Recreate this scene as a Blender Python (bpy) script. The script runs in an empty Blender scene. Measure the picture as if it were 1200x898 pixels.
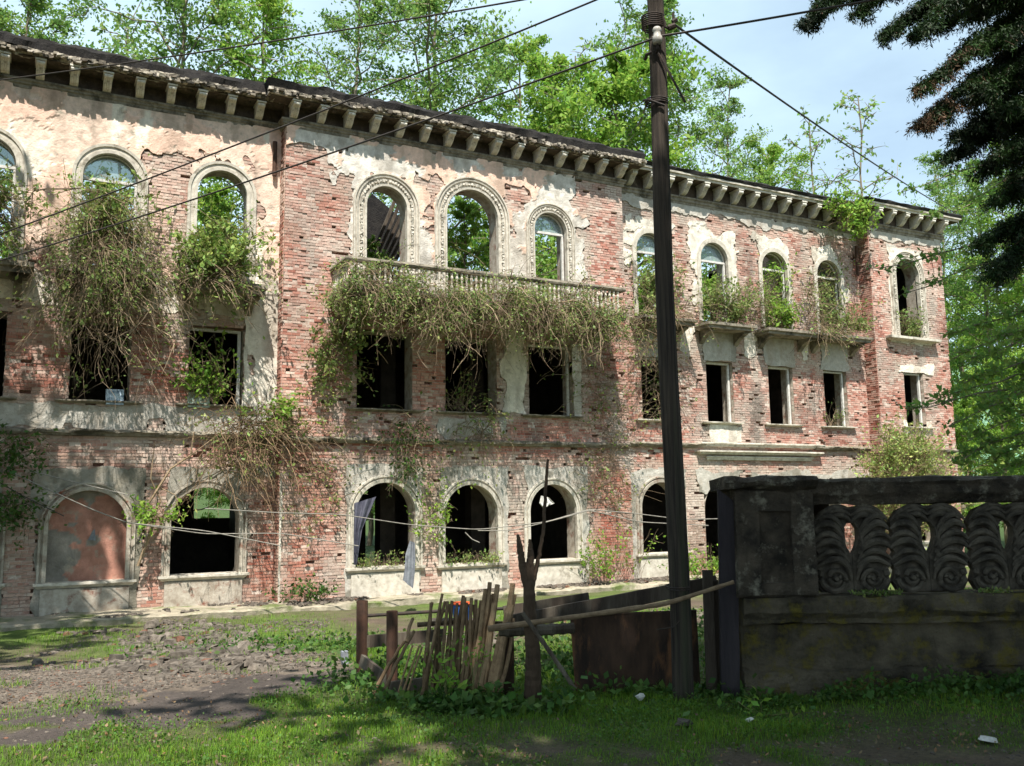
import bpy, math, random
import numpy as np
from mathutils import Vector, Matrix, noise as mnoise
RNG = np.random.default_rng(7)
random.seed(7)
SC = bpy.context.scene
COL = SC.collection
PI = math.pi

# ------------------------------------------------------------------ camera
FPX, PITCH, YAW, ROLL = 1077.47, 0.132822, 0.4903736, -0.0154522
EYE = 1.6
F_ = np.array([math.sin(YAW)*math.cos(PITCH), math.cos(YAW)*math.cos(PITCH), math.sin(PITCH)])
_r = np.array([math.cos(YAW), -math.sin(YAW), 0.0]); _u = np.cross(_r, F_)
R_ = _r*math.cos(ROLL)+_u*math.sin(ROLL); U_ = _u*math.cos(ROLL)-_r*math.sin(ROLL)
cam_d = bpy.data.cameras.new('camera'); cam = bpy.data.objects.new('camera', cam_d); COL.objects.link(cam)
cam_d.sensor_width = 36; cam_d.lens = FPX*36/1200; cam_d.clip_end = 3000; cam_d.clip_start = 0.05
cam.matrix_world = Matrix(((R_[0], U_[0], -F_[0], 0), (R_[1], U_[1], -F_[1], 0), (R_[2], U_[2], -F_[2], EYE), (0, 0, 0, 1)))
SC.camera = cam

# ------------------------------------------------------------------ light
SUNDIR = np.array([0.45, 1.0, -1.85]); SUNDIR /= np.linalg.norm(SUNDIR)   # way the light travels
sun_elev = math.asin(-SUNDIR[2])
sun_az = math.atan2(-SUNDIR[0], -SUNDIR[1])        # compass angle of the sun from +Y towards +X
sd = bpy.data.lights.new('sun', 'SUN'); sd.energy = 5.0; sd.angle = math.radians(0.53); sd.color = (1.0, 0.955, 0.88)
so = bpy.data.objects.new('sun', sd); COL.objects.link(so)
so.rotation_euler = Vector(SUNDIR).to_track_quat('-Z', 'Y').to_euler(); so.location = (-20, -40, 60)
wd = bpy.data.worlds.new('World'); SC.world = wd; wd.use_nodes = True
nt = wd.node_tree; nt.nodes.clear()
out = nt.nodes.new('ShaderNodeOutputWorld'); bg = nt.nodes.new('ShaderNodeBackground')
sky = nt.nodes.new('ShaderNodeTexSky'); sky.sky_type = 'NISHITA'; sky.sun_disc = False
sky.sun_elevation = sun_elev; sky.sun_rotation = sun_az
sky.air_density = 1.0; sky.dust_density = 0.8; sky.ozone_density = 1.2
tc = nt.nodes.new('ShaderNodeTexCoord'); mp = nt.nodes.new('ShaderNodeMapping'); mp.inputs['Scale'].default_value = (1.3, 1.3, 3.2)
mp.inputs['Rotation'].default_value = (0, 0.35, 0.5)
nz = nt.nodes.new('ShaderNodeTexNoise'); nz.inputs['Scale'].default_value = 1.7; nz.inputs['Detail'].default_value = 7; nz.inputs['Roughness'].default_value = 0.52
cr = nt.nodes.new('ShaderNodeValToRGB'); cr.color_ramp.elements[0].position = 0.34; cr.color_ramp.elements[1].position = 0.74
mx = nt.nodes.new('ShaderNodeMix'); mx.data_type = 'RGBA'
mc = nt.nodes.new('ShaderNodeMath'); mc.operation = 'MULTIPLY_ADD'; mc.inputs[1].default_value = 0.40; mc.inputs[2].default_value = 0.34
L = nt.links
L.new(tc.outputs['Generated'], mp.inputs['Vector']); L.new(mp.outputs[0], nz.inputs['Vector']); L.new(nz.outputs['Fac'], cr.inputs[0])
L.new(cr.outputs['Color'], mc.inputs[0]); L.new(mc.outputs[0], mx.inputs[0]); L.new(sky.outputs[0], mx.inputs[6])
mx.inputs[7].default_value = (8.4, 10.9, 12.2, 1)
L.new(mx.outputs[2], bg.inputs[0]); bg.inputs[1].default_value = 0.078; L.new(bg.outputs[0], out.inputs[0])
SC.view_settings.view_transform = 'Standard'; SC.view_settings.look = 'None'; SC.view_settings.gamma = 1.0
SC.view_settings.exposure = 0.9
SC.cycles.max_bounces = 6; SC.cycles.transparent_max_bounces = 8; SC.cycles.diffuse_bounces = 3

# ------------------------------------------------------------------ helpers
def lin(r, g, b):
    f = lambda v: ((v/255+0.055)/1.055)**2.4 if v > 10 else v/255/12.92
    return (f(r), f(g), f(b))
def new_mat(name, rough=0.9):
    m = bpy.data.materials.new(name); m.use_nodes = True
    b = m.node_tree.nodes['Principled BSDF']; b.inputs['Roughness'].default_value = rough
    b.inputs['Specular IOR Level'].default_value = 0.25
    return m, m.node_tree, b
def mat(name, c1, c2=None, rough=0.9, scale=6.0, bump=0.3, bscale=40.0, c3=None, s3=1.5, t3=0.55, attr=False, metallic=0.0, stretch=None, vary=0.25, bdist=0.02):
    """noise-driven surface: c1<->c2 by fine noise, c3 as larger stains; attr = multiply by the vertex colour Col"""
    m, t, b = new_mat(name, rough); N = t.nodes; K = t.links
    b.inputs['Metallic'].default_value = metallic
    co = N.new('ShaderNodeTexCoord'); mpn = N.new('ShaderNodeMapping')
    if stretch: mpn.inputs['Scale'].default_value = stretch
    K.new(co.outputs['Object'], mpn.inputs[0])
    n1 = N.new('ShaderNodeTexNoise'); n1.inputs['Scale'].default_value = scale; n1.inputs['Detail'].default_value = 6; n1.inputs['Roughness'].default_value = 0.62
    K.new(mpn.outputs[0], n1.inputs['Vector'])
    r1 = N.new('ShaderNodeValToRGB'); r1.color_ramp.elements[0].position = 0.34; r1.color_ramp.elements[1].position = 0.66
    r1.color_ramp.elements[0].color = (*c1, 1); r1.color_ramp.elements[1].color = (*(c2 or c1), 1)
    K.new(n1.outputs['Fac'], r1.inputs[0]); colour = r1.outputs[0]
    if attr:
        at = N.new('ShaderNodeAttribute'); at.attribute_name = 'Col'
        mm = N.new('ShaderNodeMix'); mm.data_type = 'RGBA'; mm.blend_type = 'MULTIPLY'; mm.inputs[0].default_value = 1
        K.new(colour, mm.inputs[6]); K.new(at.outputs['Color'], mm.inputs[7]); colour = mm.outputs[2]
    if c3 is not None:
        n3 = N.new('ShaderNodeTexNoise'); n3.inputs['Scale'].default_value = s3; n3.inputs['Detail'].default_value = 8; n3.inputs['Roughness'].default_value = 0.68
        K.new(mpn.outputs[0], n3.inputs['Vector'])
        r3 = N.new('ShaderNodeValToRGB'); r3.color_ramp.elements[0].position = t3-0.06; r3.color_ramp.elements[1].position = t3+0.08
        K.new(n3.outputs['Fac'], r3.inputs[0])
        m3 = N.new('ShaderNodeMix'); m3.data_type = 'RGBA'; K.new(r3.outputs[0], m3.inputs[0]); K.new(colour, m3.inputs[6]); m3.inputs[7].default_value = (*c3, 1)
        colour = m3.outputs[2]
    K.new(colour, b.inputs['Base Color'])
    if bump:
        n2 = N.new('ShaderNodeTexNoise'); n2.inputs['Scale'].default_value = bscale; n2.inputs['Detail'].default_value = 5; n2.inputs['Roughness'].default_value = 0.7
        K.new(mpn.outputs[0], n2.inputs['Vector'])
        bp = N.new('ShaderNodeBump'); bp.inputs['Strength'].default_value = bump; bp.inputs['Distance'].default_value = bdist
        K.new(n2.outputs['Fac'], bp.inputs['Height']); K.new(bp.outputs[0], b.inputs['Normal'])
    return m
def leaf_mat(name, ca, cb, trans=0.45, scale=0.6):
    m, t, b = new_mat(name, 0.55); N = t.nodes; K = t.links
    co = N.new('ShaderNodeTexCoord'); n1 = N.new('ShaderNodeTexNoise'); n1.inputs['Scale'].default_value = scale; n1.inputs['Detail'].default_value = 4
    K.new(co.outputs['Object'], n1.inputs['Vector'])
    at = N.new('ShaderNodeAttribute'); at.attribute_name = 'Col'
    r1 = N.new('ShaderNodeValToRGB'); r1.color_ramp.elements[0].position = 0.35; r1.color_ramp.elements[1].position = 0.65
    r1.color_ramp.elements[0].color = (*ca, 1); r1.color_ramp.elements[1].color = (*cb, 1); K.new(n1.outputs['Fac'], r1.inputs[0])
    mm = N.new('ShaderNodeMix'); mm.data_type = 'RGBA'; mm.blend_type = 'MULTIPLY'; mm.inputs[0].default_value = 1
    K.new(r1.outputs[0], mm.inputs[6]); K.new(at.outputs['Color'], mm.inputs[7])
    K.new(mm.outputs[2], b.inputs['Base Color'])
    tr = N.new('ShaderNodeBsdfTranslucent'); K.new(mm.outputs[2], tr.inputs[0])
    ms = N.new('ShaderNodeMixShader'); ms.inputs[0].default_value = trans
    K.new(b.outputs[0], ms.inputs[1]); K.new(tr.outputs[0], ms.inputs[2]); K.new(ms.outputs[0], t.nodes['Material Output'].inputs[0])
    return m

S = 1.2     # building units -> metres
def BT(v):
    v = np.asarray(v, float); o = v*S; o = o.copy(); o[..., 2] += EYE; return o
class MB:
    """collects geometry; build() links it as one mesh object"""
    def __init__(s): s.v = []; s.f = []; s.c = []; s.n = 0; s.smooth = False
    def add(s, verts, faces, col=(1, 1, 1)):
        verts = np.asarray(verts, float).reshape(-1, 3)
        s.v.append(verts); faces = np.asarray(faces, int) if not isinstance(faces, list) else faces
        if isinstance(faces, list): s.f += [tuple(i+s.n for i in f) for f in faces]
        else: s.f.append(faces+s.n)
        c = np.asarray(col, float)
        if c.ndim == 1: c = np.tile(c, (len(verts), 1))
        s.c.append(c); s.n += len(verts)
    def box(s, x0, x1, y0, y1, z0, z1, col=(1, 1, 1), jit=0.0, M=None):
        v = np.array([[x, y, z] for x in (x0, x1) for y in (y0, y1) for z in (z0, z1)], float)
        if jit: v += RNG.uniform(-jit, jit, v.shape)
        if M is not None: v = v@np.asarray(M)[:3, :3].T+np.asarray(M)[:3, 3]
        s.add(v, [(0, 1, 3, 2), (4, 6, 7, 5), (0, 4, 5, 1), (2, 3, 7, 6), (0, 2, 6, 4), (1, 5, 7, 3)], col)
    def tube(s, pts, rad, sides=6, col=(1, 1, 1), cap=True, flat=1.0):
        pts = np.asarray(pts, float); n = len(pts); rad = np.broadcast_to(np.asarray(rad, float), (n,))
        t = np.gradient(pts, axis=0); t /= np.linalg.norm(t, axis=1)[:, None]+1e-9
        ref = np.array([0, 0, 1.]) if abs(t[:, 2]).mean() < 0.8 else np.array([1., 0.1, 0])
        a = np.cross(t, ref); a /= np.linalg.norm(a, axis=1)[:, None]+1e-9; b = np.cross(t, a)
        th = np.arange(sides)*2*PI/sides
        ring = pts[:, None]+rad[:, None, None]*(a[:, None]*np.cos(th)[None, :, None]+flat*b[:, None]*np.sin(th)[None, :, None])
        i = np.arange(n-1)[:, None]; j = np.arange(sides)[None]; k = (j+1) % sides
        f = np.stack([i*sides+j, i*sides+k, (i+1)*sides+k, (i+1)*sides+j], -1).reshape(-1, 4)
        fl = [tuple(q) for q in f]
        if cap: fl += [tuple(range(sides))[::-1], tuple(range((n-1)*sides, n*sides))]
        s.add(ring.reshape(-1, 3), fl, col)
    def build(s, name, m, parent=None, tf=None, smooth=False, **props):
        if not s.v: return None
        v = np.concatenate(s.v); c = np.concatenate(s.c)
        if tf is not None: v = tf(v)
        me = bpy.data.meshes.new(name)
        faces = []; arrs = [a for a in s.f if isinstance(a, np.ndarray)]
        lst = [a for a in s.f if not isinstance(a, np.ndarray)]
        tot = [np.array([len(q) for q in lst], int)] + [np.full(len(a), a.shape[1]) for a in arrs]
        idx = [np.array([i for q in lst for i in q], int)] + [a.reshape(-1) for a in arrs]
        tot = np.concatenate(tot); idx = np.concatenate(idx)
        me.vertices.add(len(v)); me.vertices.foreach_set('co', v.astype(np.float32).ravel())
        me.loops.add(len(idx)); me.loops.foreach_set('vertex_index', idx.astype(np.int32))
        me.polygons.add(len(tot)); st = np.concatenate([[0], np.cumsum(tot)[:-1]])
        me.polygons.foreach_set('loop_start', st.astype(np.int32)); me.polygons.foreach_set('loop_total', tot.astype(np.int32))
        me.polygons.foreach_set('use_smooth', np.full(len(tot), smooth))
        me.update(calc_edges=True)
        ca = me.color_attributes.new('Col', 'FLOAT_COLOR', 'POINT')
        ca.data.foreach_set('color', np.concatenate([c, np.ones((len(c), 1))], 1).astype(np.float32).ravel())
        me.materials.append(m)
        return link(name, me, parent, **props)
def link(name, me, parent=None, loc=None, rot=None, scale=None, **props):
    o = bpy.data.objects.new(name, me); COL.objects.link(o)
    if parent is not None: o.parent = parent
    if loc is not None: o.location = loc
    if rot is not None: o.rotation_euler = rot
    if scale is not None: o.scale = scale
    for k, x in props.items(): o[k] = x
    if 'category' in o: o['kind'] = 'thing'
    return o
def thing(name, label, cat, loc=(0, 0, 0), rz=0.0, group=None):
    o = link(name, None, None, loc, (0, 0, rz), None, label=label, category=cat)
    o.empty_display_size = 0.3
    if group: o['group'] = group
    return o
def fbm(x, y, sc=1.0, oct=4, seed=0):
    """cheap vectorised value noise, about -1..1"""
    x = np.asarray(x, float)*sc; y = np.asarray(y, float)*sc; tot = 0; amp = 1; s = 0
    for o in range(oct):
        xi = np.floor(x).astype(np.int64); yi = np.floor(y).astype(np.int64); fx = x-xi; fy = y-yi
        def h(a, b):
            n = (a*374761393+b*668265263+(seed+o*17)*974634777) & 0x7fffffff
            n = ((n ^ (n >> 13))*1274126177) & 0x7fffffff
            return ((n ^ (n >> 16)) & 0xffff)/32767.5-1
        fx = fx*fx*(3-2*fx); fy = fy*fy*(3-2*fy)
        v = (h(xi, yi)*(1-fx)+h(xi+1, yi)*fx)*(1-fy)+(h(xi, yi+1)*(1-fx)+h(xi+1, yi+1)*fx)*fy
        tot = tot+v*amp; s += amp; amp *= 0.5; x = x*2.03+5.1; y = y*2.03+1.7
    return tot/s*1.5
def leaves(mb, P, size, rng=RNG, up=0.4, colv=0.3, aspect=0.55, tint=None, hang=0.0):
    """rhombic leaf faces at points P"""
    n = len(P)
    if n == 0: return
    d = rng.normal(size=(n, 3)); d[:, 2] -= hang; d /= np.linalg.norm(d, axis=1)[:, None]
    nr = rng.normal(size=(n, 3)); nr[:, 2] += up*2; a = np.cross(nr, d); a /= np.linalg.norm(a, axis=1)[:, None]+1e-9
    sz = size*rng.uniform(0.6, 1.35, n)[:, None]
    v = np.stack([P, P+d*sz*0.45+a*sz*aspect*0.5, P+d*sz, P+d*sz*0.45-a*sz*aspect*0.5], 1)
    c = np.ones((n, 3))*rng.uniform(1-colv, 1+colv, n)[:, None]; c[:, 0] *= rng.uniform(0.8, 1.25, n)
    if tint is not None: c = c*tint
    mb.add(v.reshape(-1, 3), np.arange(4*n).reshape(-1, 4), np.repeat(c, 4, 0))

# ------------------------------------------------------------------ materials
M = {}
M['brick'] = mat('brick', (.80, .80, .80), (1.10, 1.08, 1.05), 0.95, 22, 0.5, 60, c3=lin(190, 176, 162), s3=3.0, t3=0.62, attr=True)
M['mortar'] = mat('mortar', lin(176, 156, 144), lin(206, 192, 178), 0.95, 9, 0.8, 30, c3=lin(140, 108, 94), s3=1.6)
M['core'] = mat('core', lin(128, 90, 76), lin(156, 120, 104), 0.95, 14, 0.8, 30)
M['plaster'] = mat('plaster', (.80, .79, .77), (1.08, 1.08, 1.08), 0.92, 7, 0.9, 22, attr=True, c3=lin(160, 150, 134), s3=3.4, t3=0.61)
M['trim'] = mat('trim', lin(205, 198, 184), lin(172, 164, 150), 0.9, 8, 0.35, 40, c3=lin(120, 112, 98), s3=2.6, t3=0.6)
M['trim_dark'] = mat('trim_dark', lin(148, 140, 124), lin(112, 104, 92), 0.95, 7, 0.6, 30, c3=lin(70, 66, 56), s3=2.2, t3=0.56)
M['crumble'] = mat('crumble', lin(188, 178, 160), lin(96, 88, 78), 0.97, 9, 1.0, 24, c3=lin(46, 42, 38), s3=4, t3=0.55, bdist=0.04)
M['tar'] = mat('tar', lin(30, 28, 28), lin(50, 47, 44), 0.95, 6, 0.8, 22, bdist=0.04)
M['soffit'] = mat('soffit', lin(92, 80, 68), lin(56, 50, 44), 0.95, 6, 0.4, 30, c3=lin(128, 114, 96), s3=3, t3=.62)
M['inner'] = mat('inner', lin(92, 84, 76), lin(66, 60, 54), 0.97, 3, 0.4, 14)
M['reveal'] = mat('reveal', lin(184, 176, 162), lin(140, 128, 114), 0.95, 5, 0.5, 24, c3=lin(120, 76, 60), s3=3.2, t3=0.6)
M['white'] = mat('white', lin(214, 212, 206), lin(182, 178, 170), 0.6, 10, 0.1, 60)
M['twig'] = mat('twig', lin(116, 98, 78), lin(150, 132, 108), 0.9, 20, 0, 10, attr=True)
M['bark'] = mat('bark', lin(104, 92, 78), lin(138, 128, 112), 0.95, 12, 0.6, 30, stretch=(1, 1, .3))
M['bark_dark'] = mat('bark_dark', lin(62, 50, 40), lin(86, 70, 56), 0.95, 12, 0.6, 30, stretch=(1, 1, .3))
M['leaf'] = leaf_mat('leaf', lin(94, 128, 60), lin(130, 160, 80), 0.48)
M['leaf_bright'] = leaf_mat('leaf_bright', lin(112, 150, 56), lin(146, 178, 76), 0.5)
M['leaf_vine'] = leaf_mat('leaf_vine', lin(104, 126, 64), lin(140, 156, 90), 0.35, 2.0)
M['leaf_dark'] = leaf_mat('leaf_dark', lin(56, 86, 36), lin(80, 110, 48), 0.35, 2.0)
M['needle'] = leaf_mat('needle', lin(20, 34, 18), lin(44, 70, 28), 0.15, 1.6)
M['needle_brown'] = leaf_mat('needle_brown', lin(92, 72, 56), lin(112, 92, 72), 0.2, 1.0)
M['iron'] = mat('iron', lin(46, 42, 40), lin(66, 54, 46), 0.7, 14, 0.3, 50)
M['rust'] = mat('rust', lin(80, 60, 47), lin(44, 35, 30), 0.85, 4, 0.6, 40, c3=lin(118, 82, 56), s3=3.0, t3=0.58, stretch=(1.6, 1, .5))
M['rust_post'] = mat('rust_post', lin(88, 62, 48), lin(62, 46, 38), 0.8, 8, 0.3, 40)
M['stick'] = mat('stick', lin(136, 116, 92), lin(104, 86, 68), 0.9, 16, 0.4, 50, attr=True)
M['old_wood'] = mat('old_wood', lin(84, 74, 64), lin(58, 50, 44), 0.92, 7, 0.6, 40, stretch=(1, 1, .12), c3=lin(104, 96, 84), s3=4)
M['black_wood'] = mat('black_wood', lin(44, 40, 44), lin(64, 58, 60), 0.9, 7, 0.6, 40, stretch=(1, 1, .12))
M['pole_wood'] = mat('pole_wood', lin(42, 37, 34), lin(82, 73, 64), 0.92, 22, 1.0, 60, stretch=(2, 2, .06), c3=lin(58, 62, 44), s3=1.5, t3=.6)
M['stone'] = mat('old_concrete', lin(92, 82, 70), lin(40, 36, 31), 0.96, 5, 1.0, 26, c3=lin(140, 134, 118), s3=7, t3=0.60, bdist=0.05)
M['scroll'] = mat('scroll_concrete', lin(104, 96, 84), lin(56, 51, 45), 0.96, 9, 0.8, 40, c3=lin(50, 46, 40), s3=5, t3=0.60)
M['moss'] = mat('moss_concrete', lin(112, 102, 84), lin(34, 30, 26), 0.97, 2.6, 1.0, 20, c3=lin(104, 94, 40), s3=5.5, t3=0.57, bdist=0.05)
M['ground'] = mat('ground_soil', (.75, .75, .75), (1.2, 1.18, 1.15), 0.97, 30, 1.0, 45, attr=True, bdist=0.03)
M['grass'] = leaf_mat('grass_blade', lin(84, 118, 34), lin(112, 150, 48), 0.35, 1.5)
M['rock'] = mat('rock', lin(118, 110, 101), lin(70, 64, 58), 0.95, 12, 0.5, 40, attr=True)
M['insulator'] = mat('porcelain', lin(190, 186, 178), lin(150, 146, 138), 0.35, 8, 0, 1)
M['wire'] = mat('wire', lin(52, 48, 46), lin(70, 64, 60), 0.6, 10, 0, 1)
M['wire_pale'] = mat('wire_pale', lin(150, 144, 134), lin(110, 106, 98), 0.7, 10, 0, 1)
M['cloth'] = mat('cloth', lin(104, 107, 114), lin(138, 142, 148), 0.9, 6, 0.3, 40)
M['blue'] = mat('blue_paint', lin(52, 96, 160), lin(44, 80, 140), 0.5, 6, 0.1, 30)
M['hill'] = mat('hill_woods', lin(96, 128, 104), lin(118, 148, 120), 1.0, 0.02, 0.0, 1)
mg, tg, bgn = new_mat('window_glass', 0.08)
bgn.inputs['Base Color'].default_value = (.35, .42, .42, 1); bgn.inputs['Specular IOR Level'].default_value = 0.9
_tr = tg.nodes.new('ShaderNodeBsdfTransparent'); _tr.inputs[0].default_value = (.8, .88, .86, 1); _ms = tg.nodes.new('ShaderNodeMixShader'); _ms.inputs[0].default_value = 0.55
tg.links.new(bgn.outputs[0], _ms.inputs[1]); tg.links.new(_tr.outputs[0], _ms.inputs[2]); tg.links.new(_ms.outputs[0], tg.nodes['Material Output'].inputs[0])
M['glass'] = mg
#SECTION2
# ------------------------------------------------------------------ ground
def smooth(t): t = np.clip(t, 0, 1); return t*t*(3-2*t)
YLEDGE = 21.15
def gz(x, y):
    """terrain height: near bank at 0, falling gently to the foot of the building"""
    x = np.asarray(x, float); y = np.asarray(y, float)
    z = -0.72*smooth((y-8.5)/9.5)
    z = z+0.035*fbm(x, y, 0.7, 3, 3)+0.012*fbm(x, y, 4, 2, 9)
    z = z+np.where(y > 34, (y-34)*0.06, 0)
    d = x*math.sin(YAW)+y*math.cos(YAW); a = x*math.cos(YAW)-y*math.sin(YAW)
    z = z+0.16*smooth((a-1.8)/3.5)*smooth((d-6.5)/1.3)*(1-smooth((d-8.4)/1.0))
    return z
def in_poly(x, y, poly):
    x = np.asarray(x); y = np.asarray(y); ins = np.zeros(x.shape, bool); n = len(poly)
    for i in range(n):
        x0, y0 = poly[i]; x1, y1 = poly[(i+1) % n]
        cnd = ((y0 > y) != (y1 > y)) & (x < (x1-x0)*(y-y0)/((y1-y0) or 1e-9)+x0); ins ^= cnd
    return ins
def pix_ground(px, py):
    """where the sight line through a photo pixel meets the terrain"""
    d = F_*FPX+R_*(px-600)+U_*(449-py); z = 0.0
    for _ in range(12):
        t = (z-EYE)/d[2]; z = float(gz(d[0]*t, d[1]*t))
    return (d[0]*t, d[1]*t)
TARMAC = [pix_ground(*q) for q in [(-150, 885), (0, 868), (120, 850), (260, 832), (380, 812), (440, 792), (395, 776), (300, 790), (200, 806), (60, 828), (-150, 850)]]
GRAVEL = [pix_ground(*q) for q in [(-150, 850), (60, 830), (200, 808), (300, 792), (400, 776), (380, 764), (250, 772), (110, 780), (0, 780), (-150, 786)]]
def soft_poly(x, y, poly, w=0.6, seed=5):
    jx = fbm(x, y, 2.0, 6, seed)*w; jy = fbm(x, y, 2.0, 6, seed+1)*w
    return in_poly(x+jx, y+jy, poly)
def grass_amount(x, y):
    """0..1 how much grass grows"""
    d = x*math.sin(YAW)+y*math.cos(YAW)
    g = 0.75+0.7*fbm(x, y, 0.9, 4, 21)
    aa = x*math.cos(YAW)-y*math.sin(YAW)
    bare = np.maximum(smooth((6.75-d)/0.7)*smooth((aa+1.9)/1.2)*smooth((3.2-aa)/1.2), smooth((6.5-d)/0.9))*smooth((fbm(x, y, 1.1, 4, 44)+0.45)/0.5)
    g = g-bare*1.1
    tt = soft_poly(x, y, TARMAC) | soft_poly(x, y, GRAVEL)
    g = np.where(tt, np.where(fbm(x, y, 1.3, 4, 313) > .34, .4, -.2), g)
    far = d > 11.5
    g = np.where(far, 0.42+0.25*smooth((y-16)/3)+0.9*fbm(x, y, 0.45, 4, 33), g)
    return np.clip(g, 0, 1)
def ground_colour(x, y):
    g = grass_amount(x, y)[..., None]
    soil = np.array(lin(96, 84, 70)); green = np.array(lin(72, 88, 38)); tarmac = np.array(lin(84, 76, 71)); grav = np.array(lin(116, 104, 92))
    c = soil*(1-g)+green*g
    far = (x*math.sin(YAW)+y*math.cos(YAW) > 11)[..., None]
    c = np.where(far, np.array(lin(96, 84, 71))*(1-g)+np.array(lin(86, 104, 48))*g, c)
    c = np.where((y > 24.5)[..., None], np.array(lin(60, 78, 36)), c)
    c = np.where(soft_poly(x, y, GRAVEL)[..., None], grav*(1+0.25*fbm(x, y, 6, 3, 8)[..., None]), c)
    c = np.where(soft_poly(x, y, TARMAC)[..., None], tarmac*(1+0.15*fbm(x, y, 3, 3, 8)[..., None]), c)
    return np.clip(c*(1+0.22*fbm(x, y, 5, 3, 91)[..., None]), 0.005, 1)
def axis_steps(lo, a, b, hi, fine, grow=1.16):
    mid = list(np.arange(a, b, fine)); l = []; s = fine; v = a
    while v > lo: s *= grow; v -= s; l.append(v)
    r = []; s = fine; v = mid[-1]
    while v < hi: s *= grow; v += s; r.append(v)
    return np.array(l[::-1]+mid+r)
gx = axis_steps(-900, -5, 16, 900, 0.07); gy = axis_steps(-300, 3.5, YLEDGE+0.2, 1200, 0.07)
GX, GY = np.meshgrid(gx, gy); GZ = gz(GX, GY)
gm = MB(); nx, ny = len(gx), len(gy)
ii, jj = np.meshgrid(np.arange(nx-1), np.arange(ny-1)); q = (jj*nx+ii)
gm.add(np.stack([GX, GY, GZ], -1), np.stack([q, q+1, q+nx+1, q+nx], -1).reshape(-1, 4), ground_colour(GX, GY).reshape(-1, 3))
gm.build('ground', M['ground'], smooth=True, kind='structure')

# paved ledge along the foot of the building
lm = MB(); xs = np.arange(-8, 33, 0.12)
sec = [(YLEDGE+0.0, -0.78), (YLEDGE, -0.62), (YLEDGE+0.05, -0.585), (YLEDGE+0.6, -0.58), (22.75, -0.56)]
V = np.zeros((len(xs), len(sec), 3))
for k, (yy, zz) in enumerate(sec):
    V[:, k, 0] = xs; V[:, k, 1] = yy+0.05*fbm(xs, xs*0+k, 1.5, 3, 4)*(k < 3); V[:, k, 2] = zz+0.035*fbm(xs, xs*0+k*.2, 2.2, 3, 14)*(k > 0)
n_, k_ = V.shape[:2]; i = np.arange(n_-1)[:, None]*k_+np.arange(k_-1)[None]
lm.add(V, np.stack([i, i+k_, i+k_+1, i+1], -1).reshape(-1, 4), np.array(lin(170, 160, 142)))
lm.build('pavement_ledge', mat('ledge', (.6, .6, .58), (1, 1, .97), 0.95, 6, 0.8, 30, attr=True, c3=lin(92, 104, 56), s3=1.3, t3=0.56), kind='structure')

# ------------------------------------------------------------------ the ruined building (data in building units)
WINGS = [('L', -7.0, 4.57, 18.83), ('C', 4.57, 13.1, 18.5), ('R', 13.1, 21.8, 18.75), ('P', 21.8, 25.0, 18.32)]
ZB, ZT = -1.84, 8.47
# openings: (x centre, width, bottom, top, arched)
OPEN = {'L': [], 'C': [], 'R': [], 'P': []}
for c in (-5.05, -2.95, -0.85, 1.26, 3.37): OPEN['L'] += [(c, 1.04, 4.62, 6.95, 1), (c-0.03, 1.04, 2.08, 3.62, 0)]
OPEN['L'] += [(-5.1, 1.35, -1.22, .47, 1), (-3.1, 1.35, -1.22, .47, 1), (-1.0, 1.35, -1.22, .47, 1), (1.14, 1.36, -1.25, .42, 2), (3.22, 1.32, -1.22, .47, 1)]
OPEN['C'] = [(6.80, .97, 4.7, 7.02, 1), (8.88, 1.34, 4.7, 7.26, 1), (10.95, .92, 4.7, 7.0, 1), (6.78, 1.25, 2.08, 3.75, 0), (8.83, 1.27, 2.08, 3.75, 0), (10.9, 1.18, 2.08, 3.75, 0),
             (6.8, 1.37, -1.22, .55, 1), (8.79, 1.32, -1.24, .5, 1), (10.88, 1.28, -1.24, .5, 1)]
for c in (14.12, 16.21, 18.38, 20.48): OPEN['R'] += [(c, .98, 4.78, 6.98, 1), (c+.03, .9, 2.1, 3.7, 0)]
OPEN['R'] += [(14.16, 1.27, -1.22, .55, 1), (18.0, 4.9, -1.7, .55, 3)]
OPEN['P'] = [(23.3, 1.04, 4.8, 7.23, 1), (23.3, .84, 2.12, 3.74, 0), (23.3, 1.2, -1.22, .5, 1)]
def sd_open(o, x, z):
    c, w, b, t, k = o; h = w/2
    if k in (1, 2):
        s = t-h; return np.where(z > s, np.hypot(x-c, z-s)-h, np.maximum(np.abs(x-c)-h, b-z))
    if k == 3:   # wide broken arch with rounded corners
        r = 0.7; qx = np.abs(x-c)-(h-r); qz = z-(t-r)+0.05*fbm(x, x*0, 3, 3, 2)
        return np.where(qz > 0, np.hypot(np.maximum(qx, 0), qz)-r, np.maximum(np.abs(x-c)-h, b-z))
    return np.maximum(np.abs(x-c)-h, np.maximum(b-z, z-t))
def f_open(wing, x, z):
    f = np.full(np.shape(x), 9.0)
    for o in OPEN[wing]: f = np.minimum(f, sd_open(o, x, z))
    return f
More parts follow.
